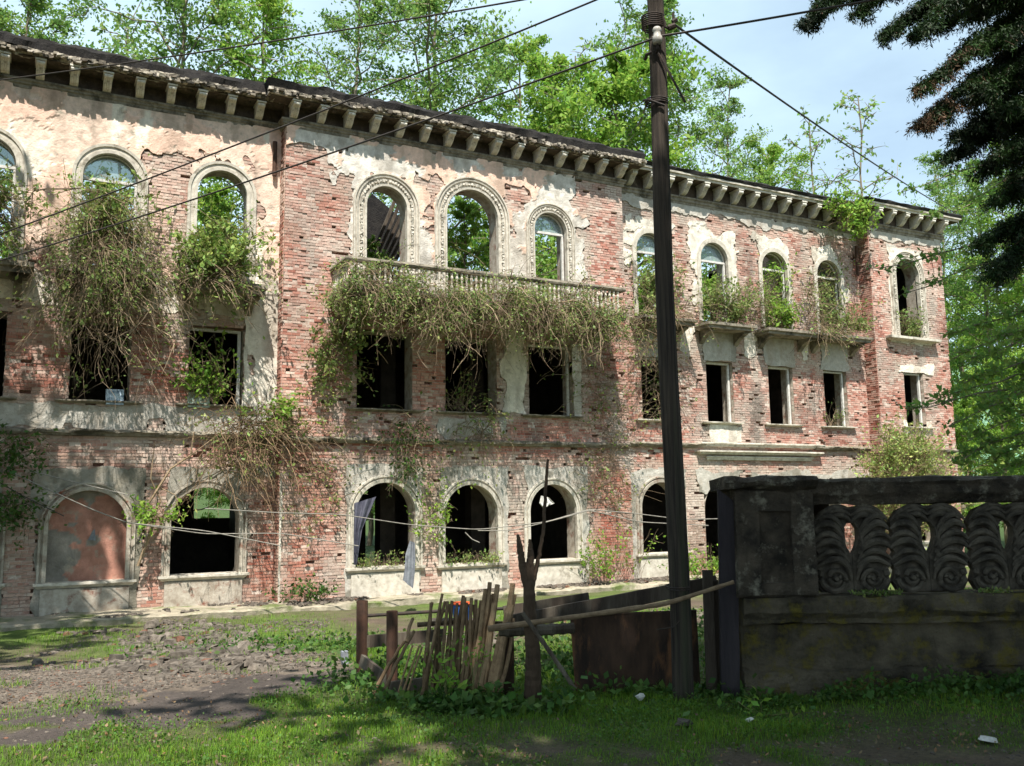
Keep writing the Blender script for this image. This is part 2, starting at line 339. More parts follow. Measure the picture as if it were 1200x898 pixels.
# plaster: (x0,x1,z0,z1, noise amplitude, tone) ; later entries with sign - bite it away
PL = {'L': [(-7, 4.7, 4.45, 8.3, .12, 'pink'), (-7, 4.7, 3.85, 4.6, .1, 'cream'), (3.86, 4.7, 1.5, 4.6, .05, 'cream'), (-7, 4.7, 1.5, 2.03, .06, 'grey'), (-7, 4.7, -1.9, .82, .05, 'stain')],
      'C': [(5.35, 11.75, 7.0, 8.3, .28, 'mix'), (4.57, 6.0, 7.6, 8.3, .1, 'mix'), (5.95, 11.9, 4.5, 7.4, .2, 'mix'), (11.3, 12.1, 6.1, 7.2, .2, 'mix'), (9.6, 10.25, 2.0, 4.1, .1, 'cream'), (11.5, 11.75, 2.0, 3.8, .06, 'cream'),
            (7.95, 9.75, 1.55, 2.0, .12, 'grey'), (5.93, 7.75, -1.9, .9, .05, 'grey'), (8.0, 9.75, -1.9, .9, .05, 'grey'), (10.1, 11.85, -1.9, .9, .06, 'grey'), (4.57, 4.62, -1.9, .6, .02, 'cream')],
      'R': [(13.3, 14.95, 6.0, 7.35, .2, 'cream'), (15.45, 17.0, 5.2, 7.45, .22, 'cream'), (17.7, 19.1, 5.4, 7.4, .22, 'cream'), (19.8, 21.2, 5.4, 7.4, .22, 'cream'), (13.1, 21.8, 7.62, 8.2, .15, 'grey'),
            (15.8, 16.95, 1.5, 2.05, .05, 'cream'), (13.1, 14.95, -1.9, .82, .1, 'grey'), (15.3, 21.8, 0.2, .84, .1, 'grey'), (13.65, 14.75, 3.7, 4.55, .05, 'grey'), (15.7, 16.85, 3.7, 4.55, .05, 'grey'), (17.85, 18.95, 3.7, 4.55, .05, 'grey'), (19.95, 21.1, 3.7, 4.55, .05, 'grey'), (15.05, 15.4, 3.9, 4.6, .15, 'cream'), (17.15, 17.5, 3.9, 4.6, .15, 'cream'), (19.3, 19.5, 3.9, 4.6, .15, 'cream')],
      'P': [(22.5, 24.1, 4.6, 7.62, .08, 'cream'), (21.8, 25, 7.65, 8.2, .1, 'grey'), (22.7, 23.95, 1.9, 2.3, .05, 'cream'), (22.7, 24.0, -.2, 1.2, .1, 'cream'), (22.6, 24.2, 3.7, 4.0, .08, 'cream')]}
BITE = {'L': [(1.86, 2.8, 4.9, 7.12, .18), (-.15, .35, 4.4, 5.2, .2), (2.05, 2.55, -1.9, -.25, .05), (2.1, 2.5, -.4, .9, .05), (-.2, .3, -1.9, -.1, .05), (-.25, .2, -.3, 1, .12), (3.98, 4.7, -1.9, .6, .2)],
        'C': [(4.6, 5.45, 4.4, 7.55, .14), (5.2, 5.95, 4.4, 6.75, .14), (7.75, 8.0, 6.3, 7.3, .2), (9.75, 10.2, 7.0, 7.5, .2), (11.9, 13.1, 4.0, 7.75, .2), (7.6, 8.05, -1.9, .9, .06), (9.72, 10.15, -1.9, .9, .06)],
        'R': [(14.85, 15.5, -1.9, .3, .1)], 'P': []}
def sd_box(b, x, z): return np.maximum(np.maximum(b[0]-x, x-b[1]), np.maximum(b[2]-z, z-b[3]))
def f_plaster(wing, x, z):
    """>0 where plaster still covers the brick"""
    f = np.full(np.shape(x), -9.0); n1 = fbm(x, z, 2.2, 5, 11); n2 = fbm(x, z, 2.6, 5, 77)
    for b in PL[wing]: f = np.maximum(f, -sd_box(b, x, z)+b[4]*n1*1.3-b[4]*.3)
    for b in BITE[wing]: f = np.minimum(f, sd_box(b, x, z)+b[4]*n2*1.3)
    holes = 0.11-np.maximum(fbm(x, z, 1.3, 5, 301)-0.62, 0)*0.9-np.maximum(fbm(x, z, 3.4, 4, 321)-0.72, 0)*.8*(z > 5.5)*(x > 5)
    return np.minimum(f, holes)
TONE = {'pink': lin(228, 202, 184), 'cream': lin(218, 210, 196), 'grey': lin(180, 175, 165), 'stain': lin(150, 145, 134), 'mix': lin(208, 200, 188)}
def plaster_colour(wing, x, z):
    c = np.zeros(x.shape+(3,))+np.array(TONE['grey'])
    for b in PL[wing]: c = np.where((sd_box(b, x, z) < 0.12)[..., None], np.array(TONE[b[5]]), c)
    n = fbm(x, z, 1.6, 5, 5)[..., None]; n2 = fbm(x, z*0.35, 2.2, 5, 66)[..., None]
    pink = np.array(lin(228, 194, 174))
    if wing in 'CL': c = np.where((z > 4.5)[..., None] & (n > 0.15), pink, c)
    if wing == 'C': c = np.where((z > 4.5)[..., None] & (n <= 0.15), np.array(lin(206, 200, 190))*(1+.22*fbm(x, z, 7, 4, 12)[..., None]), c)
    if wing == 'L': c = np.where((z > 4.5)[..., None] & (n2 > 0.42), np.array(lin(228, 218, 202)), c)
    st_ = np.clip(fbm(x*3.2, z*.45, 1.0, 5, 404)-.15, 0, .5)[..., None]*.8; c = c*(1-st_)+np.array(lin(150, 134, 116))*st_
    c = c*(1+0.10*n2)+0*n
    c = np.where(n2 < -0.5, c*0.72+np.array(lin(110, 100, 84))*0.28, c)
    low = (z < 1.0)[..., None]
    c = np.where(low & (n < -0.25), np.array(lin(104, 100, 86))*0.6+c*0.4, c)
    return np.clip(c, 0, .85)
def grid_sheet(mb, fn, x0, x1, z0, z1, yfun, h, colfun, skirt=0.0, jig=None):
    """keeps the cells where fn>0 and pulls the rim onto fn=0"""
    xs = np.linspace(x0, x1, max(2, int(round((x1-x0)/h))+1)); zs = np.linspace(z0, z1, max(2, int(round((z1-z0)/h))+1))
    X, Z = np.meshgrid(xs, zs); cx = (X[:-1, :-1]+X[1:, 1:])/2; cz = (Z[:-1, :-1]+Z[1:, 1:])/2
    keep = fn(cx, cz) > 0; nz_, nx_ = X.shape
    kk = np.zeros((nz_+1, nx_+1), bool); kk[1:-1, 1:-1] = keep
    cnt = kk[:-1, :-1].astype(int)+kk[1:, :-1]+kk[:-1, 1:]+kk[1:, 1:]
    inner = np.zeros_like(cnt, bool); inner[1:-1, 1:-1] = True
    rim = (cnt > 0) & (cnt < 4) & inner
    for _ in range(3):
        f = fn(X, Z); e = 0.01; gx_ = (fn(X+e, Z)-f)/e; gz_ = (fn(X, Z+e)-f)/e; g2 = gx_**2+gz_**2+1e-3
        sx = np.clip(-f*gx_/g2, -h*.45, h*.45); sz = np.clip(-f*gz_/g2, -h*.45, h*.45)
        X = np.where(rim, X+sx, X); Z = np.where(rim, Z+sz, Z)
    Y = yfun(X, Z); idx = np.arange(nx_*nz_).reshape(nz_, nx_)
    F = np.stack([idx[:-1, :-1][keep], idx[:-1, 1:][keep], idx[1:, 1:][keep], idx[1:, :-1][keep]], -1)
    C = colfun(X, Z); V = np.stack([X, Y, Z], -1).reshape(-1, 3); C = np.broadcast_to(C, X.shape+(3,)).reshape(-1, 3)
    faces = [F]; base = nx_*nz_
    if skirt:
        kp = kk[1:-1, 1:-1]; e = []
        up = ~kk[2:, 1:-1] & kp; dn = ~kk[:-2, 1:-1] & kp; rt = ~kk[1:-1, 2:] & kp; lf = ~kk[1:-1, :-2] & kp
        e.append(np.stack([idx[1:, 1:][up], idx[1:, :-1][up]], -1)); e.append(np.stack([idx[:-1, :-1][dn], idx[:-1, 1:][dn]], -1))
        e.append(np.stack([idx[:-1, 1:][rt], idx[1:, 1:][rt]], -1)); e.append(np.stack([idx[1:, :-1][lf], idx[:-1, :-1][lf]], -1))
        E = np.concatenate(e); V2 = V.copy(); V2[:, 1] += skirt; V = np.concatenate([V, V2]); C = np.concatenate([C, C*.9])
        faces.append(np.stack([E[:, 1], E[:, 0], E[:, 0]+base, E[:, 1]+base], -1))
    F = np.concatenate(faces); used = np.unique(F); remap = np.zeros(len(V), int); remap[used] = np.arange(len(used))
    mb.add(V[used], remap[F], C[used])

BLD = thing('ruined_building', 'long three storey derelict brick palace with peeling plaster, arched windows and empty openings', 'building', (0, 22.2, -0.6))
BOFF = Vector((0, 22.2, -0.6))
def bt(v): return BT(v)-np.array(BOFF)
def bpt(x, y, z): return tuple(float(a) for a in bt(np.array([[x, y, z]], float))[0])
# backing wall with openings
core = MB()
for w, x0, x1, yf in WINGS:
    grid_sheet(core, lambda x, z, w=w: f_open(w, x, z), x0, x1, ZB, ZT, lambda x, z, yf=yf: yf+0.075+0.008*fbm(x, z, 5, 2, 1), 0.055, lambda x, z: np.ones(x.shape+(3,)))
for (x, ya, yb) in ((4.575, 18.5, 18.9), (13.095, 18.5, 18.84), (21.805, 18.32, 18.84), (25.0, 18.32, 25.6)):
    core.add([[x, ya, ZB], [x, yb, ZB], [x, yb, ZT], [x, ya, ZT]], [(0, 1, 2, 3)])
core.build('wall', M['core'], BLD, bt)

# bricks: every visible brick is a block; the 300 that show largest are objects, the rest one mesh
BH, BL = 0.0625, 0.184
def brick_cols(n, x, z):
    r = RNG.uniform(0, 1, n); base = np.array([lin(186, 138, 122), lin(192, 148, 132), lin(178, 118, 101), lin(200, 170, 155), lin(158, 100, 84), lin(188, 156, 140)])
    k = RNG.choice(6, n, p=[.30, .26, .15, .14, .08, .07]); c = base[k]*RNG.uniform(.93, 1.06, (n, 1))
    big = fbm(x, z, .8, 4, 55)[:, None]; c = c*(1+0.20*big); gs_ = np.clip(fbm(x*1.3, z*.7, 1.1, 5, 97)-.12, 0, .6)[:, None]*1.5; c = c*(1-gs_)+np.array(lin(168, 156, 144))*gs_; dk = np.clip(fbm(x*1.6, z*.5, .9, 4, 197)-.3, 0, .5)[:, None]; c = c*(1-dk)
    red = (fbm(x, z, 1.1, 3, 141) > .45)[:, None]; c = np.where(red, c*np.array([.94, .78, .73]), c)
    pale = (fbm(x, z, .9, 4, 71) > .5)[:, None]; c = np.where(pale, c*.6+np.array(lin(216, 200, 184))*.4, c)
    low_dark = ((z < 1.4) | ((z < 4.2) & (x < 4.5)))[:, None] & (fbm(x, z, .7, 3, 17)[:, None] > -.1); c = np.where(low_dark, c*np.array([.84, .72, .66]), c)  # noise patches of darker, redder brick low down and at lower left
    c = c*.86+c.mean(1, keepdims=True)*.14*np.array([1.04, 1.0, .96])
    return np.clip(c, 0, .8)
allb = []
for wi, (w, x0, x1, yf) in enumerate(WINGS):
    rows = int((8.1-ZB)/BH)
    for r in range(rows):
        z0 = ZB+r*BH; off = (r % 2)*BL*.5+RNG.uniform(-.02, .02)
        xs = np.arange(x0-off, x1, BL); a = np.maximum(xs, x0); b = np.minimum(xs+BL, x1)
        if r % 5 == 4:   # header course
            xs = np.arange(x0-off*.5, x1, BL*.5); a = np.maximum(xs, x0); b = np.minimum(xs+BL*.5, x1)
        ok = b-a > .03; a = a[ok]; b = b[ok]; allb.append(np.stack([a, b, np.full_like(a, z0), np.full_like(a, wi), np.full_like(a, yf)], 1))
allb = np.concatenate(allb)
for wi, (w, x0, x1, yf) in enumerate(WINGS):     # bricks are cut flush at the straight jambs
    for (c, w_, b_, t_, k_) in OPEN[w]:
        s_ = (allb[:, 3] == wi) & (allb[:, 2]+BH/2 > b_) & (allb[:, 2]+BH/2 < (t_ if k_ in (0, 3) else t_-w_/2)); xl, xr = c-w_/2, c+w_/2; rg = RNG.uniform(-.012, .006, len(allb))
        q_ = s_ & (allb[:, 0] < xl) & (allb[:, 1] > xl-.05); allb[q_, 1] = (xl+rg)[q_]
        q_ = s_ & (allb[:, 1] > xr) & (allb[:, 0] < xr+.05); allb[q_, 0] = (xr-rg)[q_]
allb = allb[allb[:, 1]-allb[:, 0] > .03]
for nm in range(1):
    cx = (allb[:, 0]+allb[:, 1])/2; cz = allb[:, 2]+BH/2; keep = np.ones(len(allb), bool)
    for wi, (w, x0, x1, yf) in enumerate(WINGS):
        s_ = allb[:, 3] == wi; fo = f_open(w, cx[s_], cz[s_]); fp = f_plaster(w, cx[s_], cz[s_]); keep[s_] = (fo > np.minimum(.045, (allb[s_, 1]-allb[s_, 0])*.5-.014)) & (fp < 0.035)
    gap = fbm(cx, cz, 1.4, 3, 401) > 0.25
    miss = RNG.uniform(0, 1, len(cx)) < np.where(gap, .055, .012)
    loneb = keep & miss
    allb = allb[keep & ~miss & (allb[:, 0] > -4.6)]
wild = fbm((allb[:, 0]+allb[:, 1])/2, allb[:, 2], 1.0, 4, 222)
nb = len(allb); pr = 0.028+RNG.normal(0, .004, nb)+np.where(RNG.uniform(0, 1, nb) < .07+.3*(wild > .35), RNG.uniform(-.02, .012, nb), 0)
pr = np.clip(pr, .004, .05); g = .0065
BX = np.stack([allb[:, 0]+g*RNG.uniform(.3, 1.3, nb), allb[:, 1]-g*RNG.uniform(.3, 1.3, nb), allb[:, 2]+g*RNG.uniform(.4, 1.3, nb), allb[:, 2]+BH-g*RNG.uniform(.4, 1.3, nb)], 1)
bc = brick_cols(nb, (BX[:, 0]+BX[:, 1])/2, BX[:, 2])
for wi, (w, x0, x1, yf) in enumerate(WINGS):
    s_ = allb[:, 3] == wi; e_ = np.clip((f_plaster(w, (BX[s_, 0]+BX[s_, 1])/2, BX[s_, 2])+.28)/.3, 0, .75)[:, None]*(.5+.5*RNG.uniform(0, 1, (s_.sum(), 1))); bc[s_] = bc[s_]*(1-e_)+np.array(lin(186, 174, 160))*e_; ybk = allb[:, 4]
dist = np.hypot((BX[:, 0]+BX[:, 1])/2, ybk)*1.0+np.abs(BX[:, 2])*.3+np.where(BX[:, 1]-BX[:, 0] < .15, 9, 0)+np.where((BX[:, 0] < -2.6) | (BX[:, 2] < -1.3), 9, 0)+np.where(pr < .02, 5, 0)
order = np.argsort(dist); solo = order[:300]; rest = order[300:]
def brick_arrays(sel, mb):
    n = len(sel); b = BX[sel]; y0 = ybk[sel]-pr[sel]; y1 = ybk[sel]+.01; t = RNG.uniform(-.004, .004, (n, 4))
    v = np.zeros((n, 8, 3)); 
    for k, (xi, zi) in enumerate(((0, 2), (1, 2), (1, 3), (0, 3))):
        v[:, k, 0] = b[:, xi]; v[:, k, 1] = y0+t[:, k]; v[:, k, 2] = b[:, zi]; v[:, k+4, 0] = b[:, xi]; v[:, k+4, 1] = y1; v[:, k+4, 2] = b[:, zi]
    f = np.array([[0, 1, 2, 3], [4, 5, 1, 0], [3, 2, 6, 7], [4, 0, 3, 7], [1, 5, 6, 2]]); F = f[None]+np.arange(n)[:, None, None]*8
    mb.add(v.reshape(-1, 3), F.reshape(-1, 4), np.repeat(bc[sel], 8, 0))
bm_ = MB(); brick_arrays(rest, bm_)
# side faces of the projections, bricked too
def side_bricks(mb, x, ya, yb, nsign, zt=7.95):
    r = 0; z = ZB
    while z < zt:
        y = ya-(r % 2)*BL*.5
        while y < yb:
            a, b = max(y, ya), min(y+BL, yb)
            if b-a > .04 and random.random() > .05:
                p = .02+random.uniform(-.006, .012)
                x_0, x_1 = (x-p, x+.01) if nsign < 0 else (x-.01, x+p)
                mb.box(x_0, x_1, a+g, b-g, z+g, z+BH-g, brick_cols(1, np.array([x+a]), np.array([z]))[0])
            y += BL
        z += BH; r += 1
side_bricks(bm_, 21.8, 18.30, 18.74, -1); side_bricks(bm_, 4.57, 18.48, 18.82, -1)
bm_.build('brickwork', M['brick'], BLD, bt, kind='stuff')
mm_ = MB(); n = nb; v = np.zeros((n, 8, 3)); ym = ybk-.016+RNG.uniform(-.006, .004, n)
for k, (xi, zi) in enumerate(((0, 0), (1, 0), (1, 1), (0, 1))):
    v[:, k, 0] = v[:, k+4, 0] = allb[:, xi]; v[:, k, 1] = ym; v[:, k+4, 1] = ybk+.075; v[:, k, 2] = v[:, k+4, 2] = allb[:, 2]+BH*zi
f = np.array([[0, 1, 2, 3], [4, 5, 1, 0], [3, 2, 6, 7], [4, 0, 3, 7], [1, 5, 6, 2]]); mm_.add(v.reshape(-1, 3), (f[None]+np.arange(n)[:, None, None]*8).reshape(-1, 4)); mm_.build('mortar_bed', M['mortar'], BLD, bt, kind='stuff')
variants = []
for k in range(12):
    mb = MB(); s_ = np.array([solo[k*20]]); b = BX[s_[0]]; cxk = (b[0]+b[1])/2; czk = (b[2]+b[3])/2; yk = ybk[s_[0]]
    brick_arrays(s_, mb); o = mb.build('brick', M['brick'], BLD, lambda v: (v-np.array([cxk, yk-pr[s_[0]], czk]))*S); variants.append(o)
for n_, i_ in enumerate(solo):
    b = BX[i_]; loc = bpt((b[0]+b[1])/2, ybk[i_]-pr[i_], (b[2]+b[3])/2)
    o = variants[n_] if n_ < 12 else link('brick', variants[random.randrange(12)].data, BLD)
    o.location = loc
# plaster coat
pm = MB()
for w, x0, x1, yf in WINGS:
    xa = x0+.004 if w != 'L' else -4.7
    grid_sheet(pm, lambda x, z, w=w: np.minimum(f_plaster(w, x, z), f_open(w, x, z)), xa, x1-.003, ZB, 8.08,
               lambda x, z, yf=yf: yf-.044-.007*fbm(x, z, 1.5, 3, 8)-.005*fbm(x, z, 9, 2, 18)-np.where((z > 4.4) & (fbm(x, z, 1.6, 5, 5) > .12), .014, 0), 0.042, lambda x, z, w=w: plaster_colour(w, x, z), skirt=.125)
pm.add([[4.566, 18.452, 4.4], [4.566, 18.8, 4.4], [4.566, 18.8, 8.03], [4.566, 18.452, 8.03]], [(0, 1, 2, 3)], TONE['pink'])
pm.build('plaster', M['plaster'], BLD, bt)

# reveals of the openings
def arch_path(o, n=18, grow=0.0):
    c, w, b, t, k = o; h = w/2
    if k in (1, 2): s_ = t-h; P = [(c-h-grow, b)]+[(c-(h+grow)*math.cos(a), s_+(h+grow)*math.sin(a)) for a in np.linspace(0, PI, n)]+[(c+h+grow, b)]
    elif k == 3:
        r = .7+grow; P = [(c-h-grow, b)]+[(c-h+.7-r*math.cos(a), t-.7+r*math.sin(a)) for a in np.linspace(0, PI/2, 7)]
        P += [(c+h-.7+r*math.sin(a), t-.7+r*math.cos(a)) for a in np.linspace(0, PI/2, 7)]+[(c+h+grow, b)]
    else: P = [(c-h-grow, b), (c-h-grow, t+grow), (c+h+grow, t+grow), (c+h+grow, b)]
    return P
rv = MB(); Rd = .42
for w, x0, x1, yf in WINGS:
    for o in OPEN[w]:
        P = arch_path(o); P = P+[P[0]]; n = len(P); dpt = .14 if o[4] == 2 else Rd
        v = [[x, yf-.03, z] for x, z in P]+[[x, yf+dpt, z] for x, z in P]
        rv = MB(); rv.add(v, [(i, i+1, i+1+n, i+n) for i in range(n-1)]); rv.build('window_reveal', M['reveal'], BLD, bt)
        # inner face ring behind the front wall keeps the wall solid
# inside of the front wall, floors, cross walls, back wall with a few openings
inn = MB()
for w, x0, x1, yf in WINGS:
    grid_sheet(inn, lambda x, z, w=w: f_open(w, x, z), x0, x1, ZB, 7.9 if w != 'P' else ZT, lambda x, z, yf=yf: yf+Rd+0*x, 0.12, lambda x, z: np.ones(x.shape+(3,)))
inn.box(-7, 25, 18.9, 25.6, 1.45, 1.75); inn.box(-7, 25, 18.9, 25.6, 4.3, 4.55); inn.box(-7, 25, 18.9, 25.6, -1.9, -1.78)
for x in (-4.0, 5.0, 12.7, 19.6): inn.box(x, x+.25, 19.3, 25.6, -1.8, 4.3)
for x in (21.9, 24.7): inn.box(x, x+.25, 18.75, 25.6, -1.8, 8.3)
inn.box(21.9, 24.95, 18.8, 25.6, 8.25, 8.4); inn.box(21.9, 24.95, 25.3, 25.6, 4.5, 8.3)
inn.box(-7.3, -7.0, 18.83, 25.6, -1.84, 8.2)
BACK = [(4.55, .95, -.2, .95, 1), (9.2, .75, -1.75, .3, 1), (9.6, .62, 1.8, 2.0, 0), (10.75, .4, 1.8, 2.0, 0)]
def fb(x, z):
    f = np.full(np.shape(x), 9.)
    for o in BACK: f = np.minimum(f, sd_open(o, x, z))
    return f
grid_sheet(inn, fb, -7, 25, -1.84, 4.9, lambda x, z: 25.6+0*x, .1, lambda x, z: np.ones(x.shape+(3,)))
for x in (7.6, 10.0, 16.5): inn.box(x, x+.38, 21, 21.38, -1.8, 4.3)
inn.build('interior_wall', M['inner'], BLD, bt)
# the blind arch on the left: painted back panel
bl = MB(); o = [q for q in OPEN['L'] if q[4] == 2][0]
grid_sheet(bl, lambda x, z: -sd_open((o[0], o[1]+.02, o[2]-.02, o[3]+.01, 1), x, z), .3, 2.0, -1.4, .6, lambda x, z: 18.83+.13+.006*fbm(x, z, 4, 3, 2), .04,
           lambda x, z: np.where((fbm(x, z, 1.6, 4, 31)+.25*(x-1.14) > .05)[..., None], np.array(lin(170, 124, 108)), np.array(lin(134, 128, 120)))*(1+.3*fbm(x, z, 4, 4, 2)[..., None]))
bl.build('blind_panel', M['plaster'], BLD, bt)

# ---- mouldings: sweep a section (outward offset, z) along a plan path
def sweep_plan(mb, path, sec, step=.08, rough=0.0, seed=1, col=(1, 1, 1), closed=False):
    path = np.array(path, float); seg = np.diff(path, axis=0); ln = np.linalg.norm(seg, axis=1); nrm = np.stack([seg[:, 1], -seg[:, 0]], 1)/ln[:, None]
    pts = []; nn = []
    for i in range(len(seg)):
        k = max(1, int(ln[i]/step))
        for j in range(k+1 if i == len(seg)-1 else k):
            t = j/k; pts.append(path[i]+seg[i]*t)
            if j == 0 and i > 0: m_ = nrm[i-1]+nrm[i]; m_ = m_/(1+nrm[i-1]@nrm[i])
            else: m_ = nrm[i]
            nn.append(m_)
    pts = np.array(pts); nn = np.array(nn); n = len(pts); k = len(sec); V = np.zeros((n, k, 3)); s_ = np.arange(n)*step
    for j, (p, z) in enumerate(sec):
        d = rough*fbm(s_, s_*0+j*.7, 3.0, 4, seed) if rough else 0
        dz = rough*.8*fbm(s_, s_*0+j*.5+9, 3.4, 4, seed+3) if rough else 0
        V[:, j, :2] = pts+nn*(p+d*(p > .06)+np.zeros(n))[:, None]
        V[:, j, 2] = z+dz*(p > .06)
    i = np.arange(n-1)[:, None]*k+np.arange(k-1)[None]
    F = np.stack([i, i+k, i+k+1, i+1], -1).reshape(-1, 4); mb.add(V, F, col)
    mb.add(V[0], [tuple(range(k))], col); mb.add(V[-1], [tuple(range(k))[::-1]], col)
CW = {'L': ([(-7, 18.83), (4.56, 18.83)], .06, 0.0, M['crumble']), 'C': ([(4.57, 19.2), (4.57, 18.5), (13.1, 18.5), (13.1, 19.2)], .05, 0.02, M['crumble']),
      'R': ([(13.16, 18.75), (21.76, 18.75)], .008, -.06, M['trim']), 'P': ([(21.8, 19.2), (21.8, 18.32), (25.0, 18.32), (25.0, 19.2)], .012, .0, M['trim'])}
for w, (path, rough, dz, fm) in CW.items():
    ds = .11 if w in 'LC' else 0.0
    a = MB(); sweep_plan(a, path, [(-.05, 7.92+dz+(ds == 0)*.03), (.05, 7.95+dz), (.055, 8.01+dz), (.08, 8.03+dz), (.08, 8.06+dz+(ds == 0)*.03), (.11, 8.09+dz+(ds == 0)*.03), (.11, 8.13+dz+(ds == 0)*.03), (-.02, 8.14+dz+(ds == 0)*.03)], rough=rough*.12)
    a.build('bed_moulding', M['trim_dark'], BLD, bt)
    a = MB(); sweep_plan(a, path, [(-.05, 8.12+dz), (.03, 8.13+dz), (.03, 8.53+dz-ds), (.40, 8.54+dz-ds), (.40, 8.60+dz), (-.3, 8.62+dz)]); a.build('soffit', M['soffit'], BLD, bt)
    a = MB()
    if w in 'LC': sweep_plan(a, path, [(.34, 8.435+dz), (.42, 8.44+dz), (.43, 8.48+dz), (.47, 8.51+dz), (.46, 8.57+dz), (.42, 8.60+dz), (.2, 8.60+dz)], .045, rough, 7)
    else: sweep_plan(a, path, [(.36, 8.545+dz), (.43, 8.545+dz), (.43, 8.60+dz), (.475, 8.615+dz), (.475, 8.66+dz), (.2, 8.665+dz)], .06, rough, 7)
    a.build('cornice', fm, BLD, bt)
    a = MB(); rr = .05 if w in 'LC' else .022
    sweep_plan(a, path, [(.2, 8.66+dz-ds*.8), (.44 if w in 'LC' else .49, 8.665+dz-ds*.8), (.45 if w in 'LC' else .52, 8.74+dz), (.40, 8.81+dz), (.1, 8.87+dz), (-1.0, 8.85+dz)], .05, rr, 17)
    a.build('roof_edge', M['tar'], BLD, bt)
# loose lumps of broken mortar along the left and middle cornice
a = MB()
for k in range(620):
    L_ = random.random() < .5; x = random.uniform(-2.5, 4.3) if L_ else random.uniform(4.1, 13.5); y = (18.83 if L_ else 18.5)-random.uniform(.43, .50)
    z = (8.53 if L_ else 8.55)+random.uniform(-.06, .03); s_ = random.uniform(.015, .05)
    cc = random.choice([(1, 1, 1), (.7, .68, .64), (.32, .3, .28), (.2, .2, .2)])
    a.box(x-s_, x+s_*1.3, y-s_, y+s_, z-s_*.6, z+s_*.6, cc, jit=s_*.35)
a.build('cornice_debris', mat('debris', lin(120, 114, 104), lin(190, 180, 164), attr=True, bump=.5), BLD, bt, kind='stuff')
# consoles under the cornice
def console_mesh(nm, m_):
    mb = MB(); hw = .074
    prof = [(0, 8.43), (-.33, 8.43), (-.355, 8.40), (-.36, 8.34), (-.34, 8.30), (-.30, 8.275), (-.27, 8.235), (-.22, 8.175), (-.15, 8.12), (-.08, 8.095), (0, 8.09)]
    n = len(prof); v = [[-hw, p, z-8.43] for p, z in prof]+[[hw, p, z-8.43] for p, z in prof]
    mb.add(v, [tuple(range(n)), tuple(range(n, 2*n))[::-1]]+[(i, i+n, (i+1) % n+n, (i+1) % n) for i in range(n)])
    mb.box(-.094, .094, -.40, .0, -.03, .008)
    for xx in (-.048, 0, .048): mb.tube([[xx-.025, -.345, -.085], [xx+.025, -.345, -.085]], .05, 10)
    for xx in (-.04, 0.0, .04):   # ribs down the face
        mb.tube([[xx, -.345, -.13], [xx, -.30, -.158], [xx, -.27, -.198], [xx, -.22, -.258], [xx, -.15, -.312], [xx, -.08, -.337]], .013, 5)
    o = mb.build(nm, m_, BLD, lambda v: v*S); return o
cons = {}
for w, xs_, y, dz in (('L', [-7.06+i*.5845 for i in range(20)], 18.80, -.01), ('C', [4.70+i*.5905 for i in range(15)], 18.47, .01),
                      ('R', [13.44+i*.588 for i in range(14)], 18.72, .04), ('P', [21.95+i*.58 for i in range(6)], 18.29, .10)):
    for x in xs_:
        key = 'LC' if w in 'LC' else 'RP'
        if key not in cons: o = console_mesh('console', mat('console_'+key, *((lin(218, 214, 202), lin(186, 178, 164)) if key == 'LC' else (lin(216, 212, 200), lin(180, 174, 160))), bump=.4, c3=lin(110, 98, 80), s3=5, t3=.62)); cons[key] = o
        else: o = link('console', cons[key].data, BLD)
        if w in 'LC': o.scale = (1, 1, .82)
        o.location = bpt(x, y, 8.43+dz); o.rotation_euler = (random.uniform(-.02, .02), random.uniform(-.02, .02), 0)
# rosettes between consoles
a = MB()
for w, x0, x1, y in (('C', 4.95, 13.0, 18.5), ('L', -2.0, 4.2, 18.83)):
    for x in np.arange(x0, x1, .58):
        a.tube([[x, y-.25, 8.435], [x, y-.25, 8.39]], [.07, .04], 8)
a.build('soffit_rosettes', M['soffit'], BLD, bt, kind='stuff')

# belt courses, sills
def sill(x0, x1, yf, z, p=.12, h=.07, m_='trim', nm='sill', rough=.01):
    a = MB(); sweep_plan(a, [(x0, yf+.2), (x0, yf), (x1, yf), (x1, yf+.2)], [(-.05, z-h), (.03, z-h), (.05, z-h*.8), (p*.7, z-h*.6), (p, z-h*.45), (p, z), (-.3, z+.012)], rough=rough, step=.05, seed=int(x0*10) % 97+3)
    return a.build(nm, M[m_], BLD, bt)
for w, x0, x1, yf, z, m_ in (('L', -7, 4.53, 18.78, 1.50, 'trim_dark'), ('C', 4.6, 13.05, 18.45, 1.43, 'trim_dark'), ('R', 13.15, 15.6, 18.7, 1.5, 'trim_dark'), ('R', 19.5, 21.7, 18.7, 1.5, 'trim_dark'), ('P', 21.85, 24.95, 18.28, 1.45, 'trim_dark')):
    a = MB(); sweep_plan(a, [(x0, yf), (x1, yf)], [(0, z-.09), (.05, z-.08), (.07, z-.05), (.10, z-.03), (.11, z), (.08, z+.02), (0, z+.04)], rough=.028, step=.05, seed=int(x0)+40); a.build('belt_course', M[m_], BLD, bt)
for z, p, x0, x1 in ((1.55, .13, 15.55, 19.7), (1.34, .17, 15.5, 19.55), (1.2, .07, 15.7, 19.3)):
    a = MB(); sweep_plan(a, [(x0, 18.9), (x0, 18.71), (x1, 18.71), (x1, 18.9)], [(0, z-.1), (p*.6, z-.09), (p*.7, z-.05), (p, z-.03), (p, z), (0, z+.02)], rough=.008, step=.06, seed=int(z*10)); a.build('string_moulding', M['trim'], BLD, bt)
